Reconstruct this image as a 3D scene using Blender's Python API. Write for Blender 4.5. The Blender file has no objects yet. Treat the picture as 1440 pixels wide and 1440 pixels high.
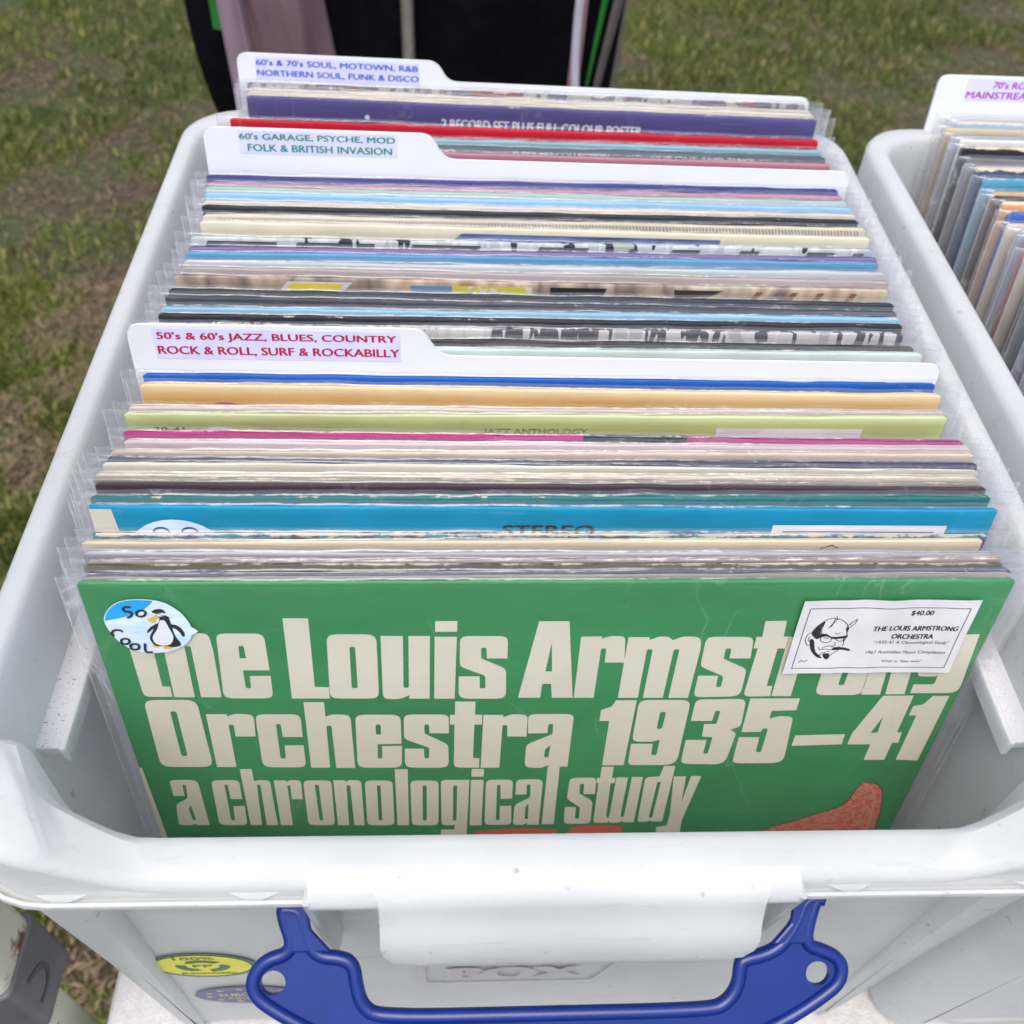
import bpy, math, random
import numpy as np
from mathutils import Vector, Matrix, noise
from mathutils.geometry import tessellate_polygon

scene = bpy.context.scene
COL = scene.collection
R = math.radians
MM = 0.001
Z0 = 1.055            # record tops stand 1.055 m above the grass; all local work is in mm from there


def W(x, y, z):
    return Vector((x * MM, y * MM, z * MM + Z0))


# ------------------------------------------------------------------ camera, world, sun
cam_d = bpy.data.cameras.new('camera')
cam = bpy.data.objects.new('camera', cam_d)
COL.objects.link(cam)
scene.camera = cam
_p, _y, _r = R(49.05), R(4.82), R(4.08)
_f = Vector((math.sin(_y) * math.cos(_p), math.cos(_y) * math.cos(_p), -math.sin(_p)))
_rt = Vector((math.cos(_y), -math.sin(_y), 0))
_up = _rt.cross(_f)
_x = _rt * math.cos(_r) + _up * math.sin(_r)
_u = -_rt * math.sin(_r) + _up * math.cos(_r)
cam.matrix_world = Matrix.Translation(W(-33.8, -184.9, 246.5)) @ Matrix((_x, _u, -_f)).transposed().to_4x4()
cam_d.sensor_width = 36
cam_d.lens = 36 * 1330 / 1440
cam_d.clip_start = 0.01
cam_d.clip_end = 400
cam_d.dof.use_dof = True
cam_d.dof.focus_distance = 0.345
cam_d.dof.aperture_fstop = 14.0

world = bpy.data.worlds.new('World')
scene.world = world
world.use_nodes = True
wn = world.node_tree
sky = wn.nodes.new('ShaderNodeTexSky')
sky.sky_type = 'NISHITA'
sky.sun_disc = False
SUN_EL, SUN_AZ = 70, 200
sky.sun_elevation = R(SUN_EL)
sky.sun_rotation = R(SUN_AZ)
sky.air_density = 1.0
sky.dust_density = 4.0
sky.ozone_density = 1.0
bg = wn.nodes['Background']
bg.inputs[1].default_value = 0.14
wn.links.new(sky.outputs[0], bg.inputs[0])
sun_d = bpy.data.lights.new('sun', 'SUN')
sun_d.energy = 1.3
sun_d.angle = R(45)
sun_d.color = (1, 0.965, 0.90)
sun = bpy.data.objects.new('sun', sun_d)
COL.objects.link(sun)
_sd = Vector((math.sin(R(SUN_AZ)) * math.cos(R(SUN_EL)), math.cos(R(SUN_AZ)) * math.cos(R(SUN_EL)), math.sin(R(SUN_EL))))
sun.rotation_euler = _sd.to_track_quat('Z', 'Y').to_euler()
sun.location = (0, 0, 5)
vs = scene.view_settings
vs.view_transform = 'Standard'
vs.look = 'None'
vs.exposure = 0.78
vs.gamma = 1
scene.render.engine = 'CYCLES'
scene.cycles.transparent_max_bounces = 28
scene.cycles.max_bounces = 7
scene.cycles.diffuse_bounces = 6
scene.cycles.glossy_bounces = 2
scene.cycles.transmission_bounces = 4


# ------------------------------------------------------------------ node helpers and materials
def new_mat(name):
    m = bpy.data.materials.new(name)
    m.use_nodes = True
    nt = m.node_tree
    nt.nodes.clear()
    out = nt.nodes.new('ShaderNodeOutputMaterial')
    return m, nt, out


def N(nt, t, **k):
    n = nt.nodes.new('ShaderNode' + t)
    for a, b in k.items():
        if a.startswith('i_'):
            key = a[2:].replace('_', ' ')
            n.inputs[int(key) if key.isdigit() else key].default_value = b
        else:
            setattr(n, a, b)
    return n


def L(nt, a, b):
    nt.links.new(a, b)


def c4(c):
    return (c[0], c[1], c[2], 1)


def coords(nt, scale=(1, 1, 1), kind='Object'):
    tc = N(nt, 'TexCoord')
    mp = N(nt, 'Mapping')
    mp.inputs['Scale'].default_value = scale
    L(nt, tc.outputs[kind], mp.inputs[0])
    return mp.outputs[0]


def ramp(nt, fac, stops, interp='LINEAR'):
    r = N(nt, 'ValToRGB')
    r.color_ramp.interpolation = interp
    els = r.color_ramp.elements
    while len(els) < len(stops):
        els.new(0.5)
    for e, (p, c) in zip(els, stops):
        e.position = p
        e.color = c4(c) if len(c) == 3 else c
    L(nt, fac, r.inputs[0])
    return r.outputs[0]


def mixc(nt, fac, a, b, mode='MIX'):
    m = N(nt, 'Mix', data_type='RGBA', blend_type=mode)
    for s, v in ((m.inputs[0], fac), (m.inputs[6], a), (m.inputs[7], b)):
        if hasattr(v, 'node'):
            L(nt, v, s)
        else:
            s.default_value = v if not isinstance(v, tuple) else (c4(v) if len(v) == 3 else v)
    return m.outputs[2]


def math_(nt, op, a, b=None):
    m = N(nt, 'Math', operation=op)
    for i, v in enumerate((a, b)):
        if v is None:
            continue
        if hasattr(v, 'node'):
            L(nt, v, m.inputs[i])
        else:
            m.inputs[i].default_value = v
    return m.outputs[0]


def simple(name, col, rough=0.5, metal=0.0, nscale=60, nstr=0.12, bump=0.0, bscale=400, spec=0.5):
    m, nt, out = new_mat(name)
    p = N(nt, 'BsdfPrincipled')
    p.inputs['Roughness'].default_value = rough
    p.inputs['Metallic'].default_value = metal
    p.inputs['Specular IOR Level'].default_value = spec
    co = coords(nt)
    no = N(nt, 'TexNoise', i_Scale=nscale, i_Detail=4.0)
    L(nt, co, no.inputs['Vector'])
    d = tuple(c * (1 - nstr) for c in col)
    h = tuple(min(1, c * (1 + nstr)) for c in col)
    L(nt, ramp(nt, no.outputs[0], [(0.3, d), (0.7, h)]), p.inputs['Base Color'])
    if bump:
        b = N(nt, 'Bump', i_Strength=bump, i_Distance=0.001)
        n2 = N(nt, 'TexNoise', i_Scale=bscale, i_Detail=3.0)
        L(nt, co, n2.inputs['Vector'])
        L(nt, n2.outputs[0], b.inputs['Height'])
        L(nt, b.outputs[0], p.inputs['Normal'])
    L(nt, p.outputs[0], out.inputs[0])
    return m


def plastic_translucent(name, col, trans=0.35, clear=0.06, specks=False, rough=0.32):
    m, nt, out = new_mat(name)
    co = coords(nt)
    no = N(nt, 'TexNoise', i_Scale=18.0, i_Detail=5.0, i_Roughness=0.65)
    L(nt, co, no.inputs['Vector'])
    d = tuple(c * 0.93 for c in col)
    base = ramp(nt, no.outputs[0], [(0.35, d), (0.6, col)])
    # scattered small scuffs and dirt flecks
    fl = N(nt, 'TexNoise', i_Scale=1300.0 if specks else 170.0, i_Detail=2.0)
    L(nt, co, fl.inputs['Vector'])
    area = N(nt, 'TexNoise', i_Scale=14.0, i_Detail=2.0)
    L(nt, co, area.inputs['Vector'])
    msk = math_(nt, 'MULTIPLY', ramp(nt, fl.outputs[0], [(0.64, (0, 0, 0)), (0.69, (1, 1, 1))] if specks else [(0.70, (0, 0, 0)), (0.76, (1, 1, 1))]),
                ramp(nt, area.outputs[0], [(0.4, (0.15,) * 3), (0.6, (1, 1, 1))]))
    base = mixc(nt, math_(nt, 'MULTIPLY', msk, 0.95 if specks else 0.38), base, (0.09, 0.085, 0.075))
    sc_ = N(nt, 'TexNoise', i_Scale=70.0, i_Detail=4.0, i_Roughness=0.7, i_Distortion=0.6)
    L(nt, coords(nt, (0.35, 2.2, 2.2)), sc_.inputs['Vector'])
    base = mixc(nt, math_(nt, 'MULTIPLY', ramp(nt, sc_.outputs[0], [(0.60, (0, 0, 0)), (0.70, (1, 1, 1))]), 0.16), base, (0.42, 0.40, 0.36))
    if specks:
        base = mixc(nt, 0.18, base, (0.35, 0.35, 0.38))
    p = N(nt, 'BsdfPrincipled', i_Roughness=rough)
    L(nt, base, p.inputs['Base Color'])
    b = N(nt, 'Bump', i_Strength=0.12, i_Distance=0.0006)
    bn = N(nt, 'TexNoise', i_Scale=140.0, i_Detail=4.0)
    L(nt, co, bn.inputs['Vector'])
    L(nt, bn.outputs[0], b.inputs['Height'])
    L(nt, b.outputs[0], p.inputs['Normal'])
    t = N(nt, 'BsdfTranslucent')
    L(nt, base, t.inputs[0])
    m1 = N(nt, 'MixShader', i_0=trans)
    L(nt, p.outputs[0], m1.inputs[1])
    L(nt, t.outputs[0], m1.inputs[2])
    tr = N(nt, 'BsdfTransparent')
    tr.inputs[0].default_value = (0.95, 0.97, 0.96, 1)
    m2 = N(nt, 'MixShader', i_0=clear)
    L(nt, m1.outputs[0], m2.inputs[1])
    L(nt, tr.outputs[0], m2.inputs[2])
    L(nt, m2.outputs[0], out.inputs[0])
    return m


def sleeve_mat(name, milk=0.05, seed=0.0, wr=0.5, crease_glint=0.06, gloss=0.035):
    m, nt, out = new_mat(name)
    co0 = coords(nt, (1, 1, 0.45))
    oi = N(nt, 'ObjectInfo')
    vm = N(nt, 'VectorMath', operation='ADD')
    cx_ = N(nt, 'CombineXYZ')
    L(nt, math_(nt, 'MULTIPLY', oi.outputs['Random'], 7.0), cx_.inputs[0])
    L(nt, math_(nt, 'MULTIPLY', oi.outputs['Random'], 3.0), cx_.inputs[1])
    L(nt, co0, vm.inputs[0])
    L(nt, cx_.outputs[0], vm.inputs[1])
    co = vm.outputs[0]
    w = N(nt, 'TexNoise', i_Scale=26.0, i_Detail=3.0, noise_dimensions='4D', i_W=seed, i_Distortion=1.2)
    L(nt, co, w.inputs['Vector'])
    b = N(nt, 'Bump', i_Strength=wr, i_Distance=0.004)
    L(nt, w.outputs[0], b.inputs['Height'])
    tr = N(nt, 'BsdfTransparent')
    tr.inputs[0].default_value = (0.97, 0.97, 0.975, 1)
    df = N(nt, 'BsdfDiffuse')
    df.inputs[0].default_value = (0.85, 0.86, 0.88, 1)
    cr = N(nt, 'TexNoise', i_Scale=46.0, i_Detail=2.5, noise_dimensions='4D', i_W=seed + 7, i_Distortion=0.8)
    L(nt, co, cr.inputs['Vector'])
    ridge = math_(nt, 'ABSOLUTE', math_(nt, 'SUBTRACT', cr.outputs[0], 0.5))
    line = ramp(nt, ridge, [(0.0, (1, 1, 1)), (0.012, (0, 0, 0))])  # white lines mixed in, standing for reflections along the film's creases
    pt_ = N(nt, 'TexNoise', i_Scale=30.0, i_Detail=1.0, noise_dimensions='4D', i_W=seed + 2)
    L(nt, co, pt_.inputs['Vector'])
    line = math_(nt, 'MULTIPLY', line, ramp(nt, pt_.outputs[0], [(0.5, (0, 0, 0)), (0.62, (1, 1, 1))]))
    m1 = N(nt, 'MixShader')
    L(nt, math_(nt, 'ADD', math_(nt, 'MULTIPLY', line, crease_glint), milk), m1.inputs[0])
    L(nt, tr.outputs[0], m1.inputs[1])
    L(nt, df.outputs[0], m1.inputs[2])
    gl = N(nt, 'BsdfGlossy', i_Roughness=0.13)
    gl.inputs[0].default_value = (0.95, 0.96, 1, 1)
    L(nt, b.outputs[0], gl.inputs['Normal'])
    lw = N(nt, 'LayerWeight', i_Blend=0.5)
    L(nt, b.outputs[0], lw.inputs['Normal'])
    f = math_(nt, 'ADD', math_(nt, 'MULTIPLY', math_(nt, 'POWER', lw.outputs['Facing'], 5.0), 0.5), gloss)
    m2 = N(nt, 'MixShader')
    L(nt, f, m2.inputs[0])
    L(nt, m1.outputs[0], m2.inputs[1])
    L(nt, gl.outputs[0], m2.inputs[2])
    L(nt, m2.outputs[0], out.inputs[0])
    return m


def cover_mat(name, base, wear=0.3, pal=None, H=0.314, pscale=40, grad=None, seed=0.0, fray=(0.62, 0.55, 0.42), interp='CONSTANT', zs=1.0, rough=0.55):
    """printed card: base colour or a stretched print pattern, worn to bare card along its top edge"""
    m, nt, out = new_mat(name)
    tc = N(nt, 'TexCoord')
    sep = N(nt, 'SeparateXYZ')
    L(nt, tc.outputs['Object'], sep.inputs[0])
    co = coords(nt, (1, 1, zs))
    if pal:
        n = N(nt, 'TexNoise', i_Scale=pscale, i_Detail=3.0, i_Roughness=0.6, noise_dimensions='4D', i_W=seed)
        L(nt, co, n.inputs['Vector'])
        k = len(pal)
        col = ramp(nt, n.outputs[0], [(0.30 + 0.40 * i / k, c) for i, c in enumerate(pal)], interp)
    else:
        n = N(nt, 'TexNoise', i_Scale=30.0, i_Detail=4.0, noise_dimensions='4D', i_W=seed)
        L(nt, co, n.inputs['Vector'])
        col = ramp(nt, n.outputs[0], [(0.3, tuple(c * 0.92 for c in base)), (0.7, tuple(min(1, c * 1.07) for c in base))])
    st = N(nt, 'TexNoise', i_Scale=9.0, i_Detail=6.0, i_Roughness=0.7, noise_dimensions='4D', i_W=seed + 11)
    L(nt, coords(nt, (1, 1, 3)), st.inputs['Vector'])
    stain = ramp(nt, st.outputs[0], [(0.32, (0.80, 0.78, 0.74)), (0.52, (1, 1, 1))])
    if grad:       # printed vertical gradient: grad = (height in mm over which it runs, colour at the top edge)
        g = math_(nt, 'DIVIDE', math_(nt, 'SUBTRACT', H, sep.outputs[2]), grad[0] * MM)
        gm = N(nt, 'Clamp')
        L(nt, g, gm.inputs[0])
        col = mixc(nt, gm.outputs[0], grad[1], col)
    col = mixc(nt, 1.0, col, stain, 'MULTIPLY')
    # thin pale rub marks that run along the card
    rb_ = N(nt, 'TexNoise', i_Scale=60.0, i_Detail=5.0, i_Roughness=0.7, noise_dimensions='4D', i_W=seed + 17)
    L(nt, coords(nt, (0.25, 1, 9)), rb_.inputs['Vector'])
    col = mixc(nt, math_(nt, 'MULTIPLY', ramp(nt, rb_.outputs[0], [(0.62, (0, 0, 0)), (0.72, (1, 1, 1))]), 0.12 + 0.25 * wear), col, fray)
    # wear: distance to the top edge against noise
    d = math_(nt, 'DIVIDE', math_(nt, 'SUBTRACT', H, sep.outputs[2]), 0.0022)
    wn_ = N(nt, 'TexNoise', i_Scale=190.0, i_Detail=5.0, i_Roughness=0.75, noise_dimensions='4D', i_W=seed + 3)
    L(nt, coords(nt, (0.5, 1, 1)), wn_.inputs['Vector'])
    v = math_(nt, 'SUBTRACT', math_(nt, 'ADD', wn_.outputs[0], wear * 0.34 - 0.27), math_(nt, 'MULTIPLY', d, 0.33))
    wm = ramp(nt, v, [(0.43, (0, 0, 0)), (0.5, (1, 1, 1))])
    col = mixc(nt, wm, col, fray)
    p = N(nt, 'BsdfPrincipled', i_Roughness=rough)
    p.inputs['Specular IOR Level'].default_value = 0.18
    L(nt, col, p.inputs['Base Color'])
    b = N(nt, 'Bump', i_Strength=0.25, i_Distance=0.0005)
    L(nt, wn_.outputs[0], b.inputs['Height'])
    L(nt, b.outputs[0], p.inputs['Normal'])
    L(nt, p.outputs[0], out.inputs[0])
    return m


def ink(name, col, rough=0.45):
    return simple(name, col, rough, nscale=80, nstr=0.06)


# ------------------------------------------------------------------ mesh helpers
def mk(name, verts, faces, mat=None, parent=None, smooth=True, sharp=40, idx=None):
    me = bpy.data.meshes.new(name)
    me.from_pydata([(v[0] * MM, v[1] * MM, v[2] * MM) for v in verts], [], faces)
    if mat is not None:
        for mm in (mat if isinstance(mat, list) else [mat]):
            me.materials.append(mm)
    if idx is not None:
        me.polygons.foreach_set('material_index', idx)
    if smooth:
        me.polygons.foreach_set('use_smooth', [True] * len(me.polygons))
        me.update()
        me.set_sharp_from_angle(angle=R(sharp))
    me.update()
    o = bpy.data.objects.new(name, me)
    COL.objects.link(o)
    if parent is not None:
        o.parent = parent
    return o


def thing(name, label, cat, loc=(0, 0, 0), rot=(0, 0, 0), group=None):
    o = bpy.data.objects.new(name, None)
    o.empty_display_size = 0.02
    COL.objects.link(o)
    o.location = W(*loc)
    o.rotation_euler = rot
    o['label'] = label
    o['category'] = cat
    if group:
        o['group'] = group
    return o


def copy_tree(o, parent=None):
    c = o.copy()
    COL.objects.link(c)
    if parent is not None:
        c.parent = parent
    for ch in list(o.children):
        copy_tree(ch, c)
    return c


def grid_faces(nu, nv, closed_u=False):
    f = []
    for j in range(nv - 1):
        for i in range(nu if closed_u else nu - 1):
            a = j * nu + i
            b = j * nu + (i + 1) % nu
            f.append((a, b, b + nu, a + nu))
    return f


def box_geo(x0, x1, y0, y1, z0, z1):
    v = [(x0, y0, z0), (x1, y0, z0), (x1, y1, z0), (x0, y1, z0), (x0, y0, z1), (x1, y0, z1), (x1, y1, z1), (x0, y1, z1)]
    f = [(0, 3, 2, 1), (4, 5, 6, 7), (0, 1, 5, 4), (1, 2, 6, 5), (2, 3, 7, 6), (3, 0, 4, 7)]
    return v, f


def bevel(o, w, seg=2, angle=30):
    b = o.modifiers.new('bevel', 'BEVEL')
    b.width = w * MM
    b.segments = seg
    b.limit_method = 'ANGLE'
    b.angle_limit = R(angle)
    return o


def tube(path, r, n=10, closed=False):
    """tube along a polyline (mm); r may be a list"""
    P = [Vector(p) for p in path]
    k = len(P)
    vs_, fs = [], []
    up = None
    for i, p in enumerate(P):
        if closed:
            t = P[(i + 1) % k] - P[i - 1]
        else:
            t = P[min(i + 1, k - 1)] - P[max(i - 1, 0)]
        t.normalize()
        if up is None:
            up = t.orthogonal().normalized()
        up = (up - t * up.dot(t)).normalized()
        s = t.cross(up)
        rr = r[i] if isinstance(r, (list, tuple)) else r
        for a in range(n):
            an = 2 * math.pi * a / n
            vs_.append(p + up * (rr * math.cos(an)) + s * (rr * math.sin(an)))
    for i in range(k if closed else k - 1):
        for a in range(n):
            b = (a + 1) % n
            i2 = (i + 1) % k
            fs.append((i * n + a, i * n + b, i2 * n + b, i2 * n + a))
    if not closed:
        fs.append(tuple(range(n))[::-1])
        fs.append(tuple((k - 1) * n + a for a in range(n)))
    return vs_, fs


def merge(parts):
    V, F = [], []
    for v, f in parts:
        o = len(V)
        V += [tuple(a) for a in v]
        F += [tuple(i + o for i in q) for q in f]
    return V, F


def fillet(pts, seg=5):
    out = []
    n = len(pts)
    for i, p in enumerate(pts):
        v = Vector((p[0], p[1]))
        r = p[2] if len(p) > 2 else 0
        if r <= 0:
            out.append((v.x, v.y))
            continue
        a = Vector(pts[i - 1][:2]) - v
        b = Vector(pts[(i + 1) % n][:2]) - v
        d = min(r, a.length * 0.48, b.length * 0.48)
        p0, p2 = v + a.normalized() * d, v + b.normalized() * d
        for k in range(seg + 1):
            t = k / seg
            q = p0 * (1 - t) ** 2 + v * (2 * t * (1 - t)) + p2 * t * t
            # pull towards the corner a little: rounder, squarer letter bowls
            q = q + (v - q) * 0.10 * math.sin(math.pi * t)
            out.append((q.x, q.y))
    return out


def flat(shapes, y, to3=None):
    """shapes: list of [outer, hole...] 2-D contours -> filled faces in the local xz plane at depth y"""
    V, F = [], []
    for cs in shapes:
        pv = [[Vector((x, z, 0)) for x, z in c] for c in cs]
        tri = tessellate_polygon(pv)
        o = len(V)
        al = [q for c in pv for q in c]
        V += [(q.x, y, q.y) for q in al]
        for t in tri:
            a, b, c = (al[k] for k in t)
            cr = (b.x - a.x) * (c.y - a.y) - (b.y - a.y) * (c.x - a.x)
            t = tuple(k + o for k in t)
            F.append(t if cr > 0 else t[::-1])
    if to3:
        V = [to3(v) for v in V]
    return V, F


def prism(contours, y0, y1):
    """filled outline (with holes) extruded from y0 (front) to y1"""
    V, F = flat([contours], y0)
    n = len(V)
    V = V + [(x, y1, z) for x, _, z in V]
    F = F + [tuple(k + n for k in t[::-1]) for t in F]
    o = 0
    for c in contours:
        k = len(c)
        area = sum(c[i - 1][0] * c[i][1] - c[i][0] * c[i - 1][1] for i in range(k))
        for i in range(k):
            a, b = o + i, o + (i + 1) % k
            q = (b, a, a + n, b + n)
            F.append(q)
        o += k
    return V, F


def text_geo(body, x0, x1, z0, z1, y, bold=0.0, shear=0.0, to3=None, align_full=True):
    cu = bpy.data.curves.new('lettering', 'FONT')
    cu.body = body
    cu.size = 1.0
    cu.offset = 0.0
    cu.shear = shear
    cu.resolution_u = 3
    cu.fill_mode = 'FRONT'
    o = bpy.data.objects.new('lettering', cu)
    COL.objects.link(o)
    dg = bpy.context.evaluated_depsgraph_get()
    me = o.evaluated_get(dg).to_mesh()
    V = [tuple(v.co) for v in me.vertices]
    F = [tuple(p.vertices) for p in me.polygons]
    o.evaluated_get(dg).to_mesh_clear()
    bpy.data.objects.remove(o)
    bpy.data.curves.remove(cu)
    xs = [v[0] for v in V]
    zs = [v[1] for v in V]
    sx = (x1 - x0) / (max(xs) - min(xs))
    sz = (z1 - z0) / (max(zs) - min(zs))
    V = [(x0 + (v[0] - min(xs)) * sx, y, z0 + (v[1] - min(zs)) * sz) for v in V]
    if bold:       # heavier strokes: extra copies a hair apart
        w_ = (z1 - z0) * bold * 2.2
        V, F = merge([([(a + w_ * k, b_ - 0.02 * abs(k) - 0.008 * (k > 0), c + w_ * 0.3 * k) for a, b_, c in V], F) for k in (-1, 0, 1)])
    if to3:
        V = [to3(v) for v in V]
    return V, F


def stroke2d(pts, w, y):
    """flat pen stroke in the local xz plane"""
    P = [Vector(p) for p in pts]
    V, F = [], []
    for i, p in enumerate(P):
        t = P[min(i + 1, len(P) - 1)] - P[max(i - 1, 0)]
        t.normalize()
        nrm = Vector((-t.y, t.x)) * w / 2
        V += [(p.x + nrm.x, y, p.y + nrm.y), (p.x - nrm.x, y, p.y - nrm.y)]
    for i in range(len(P) - 1):
        F.append((2 * i + 1, 2 * i + 3, 2 * i + 2, 2 * i))
    return V, F


def chaikin(P, n=3):
    for _ in range(n):
        Q = []
        for i in range(len(P)):
            a, b_ = P[i], P[(i + 1) % len(P)]
            Q += [(a[0] * .75 + b_[0] * .25, a[1] * .75 + b_[1] * .25), (a[0] * .25 + b_[0] * .75, a[1] * .25 + b_[1] * .75)]
        P = Q
    return P


def smooth_line(pts, n=6, closed=False):
    P = [Vector(p) for p in pts]
    out = []
    k = len(P)
    for i in range(k if closed else k - 1):
        p0 = P[(i - 1) % k] if closed or i > 0 else P[i]
        p1, p2 = P[i], P[(i + 1) % k]
        p3 = P[(i + 2) % k] if closed or i + 2 < k else p2
        for s in range(n):
            t = s / n
            out.append(0.5 * ((2 * p1) + (p2 - p0) * t + (2 * p0 - 5 * p1 + 4 * p2 - p3) * t * t + (3 * p1 - p0 - 3 * p2 + p3) * t ** 3))
    if not closed:
        out.append(P[-1])
    return [tuple(q) for q in out]


def nz(x, y=0.0, z=0.0):
    return noise.noise(Vector((x, y, z)))


def sstep(a, b, x):
    t = max(0.0, min(1.0, (x - a) / (b - a)))
    return t * t * (3 - 2 * t)

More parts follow.
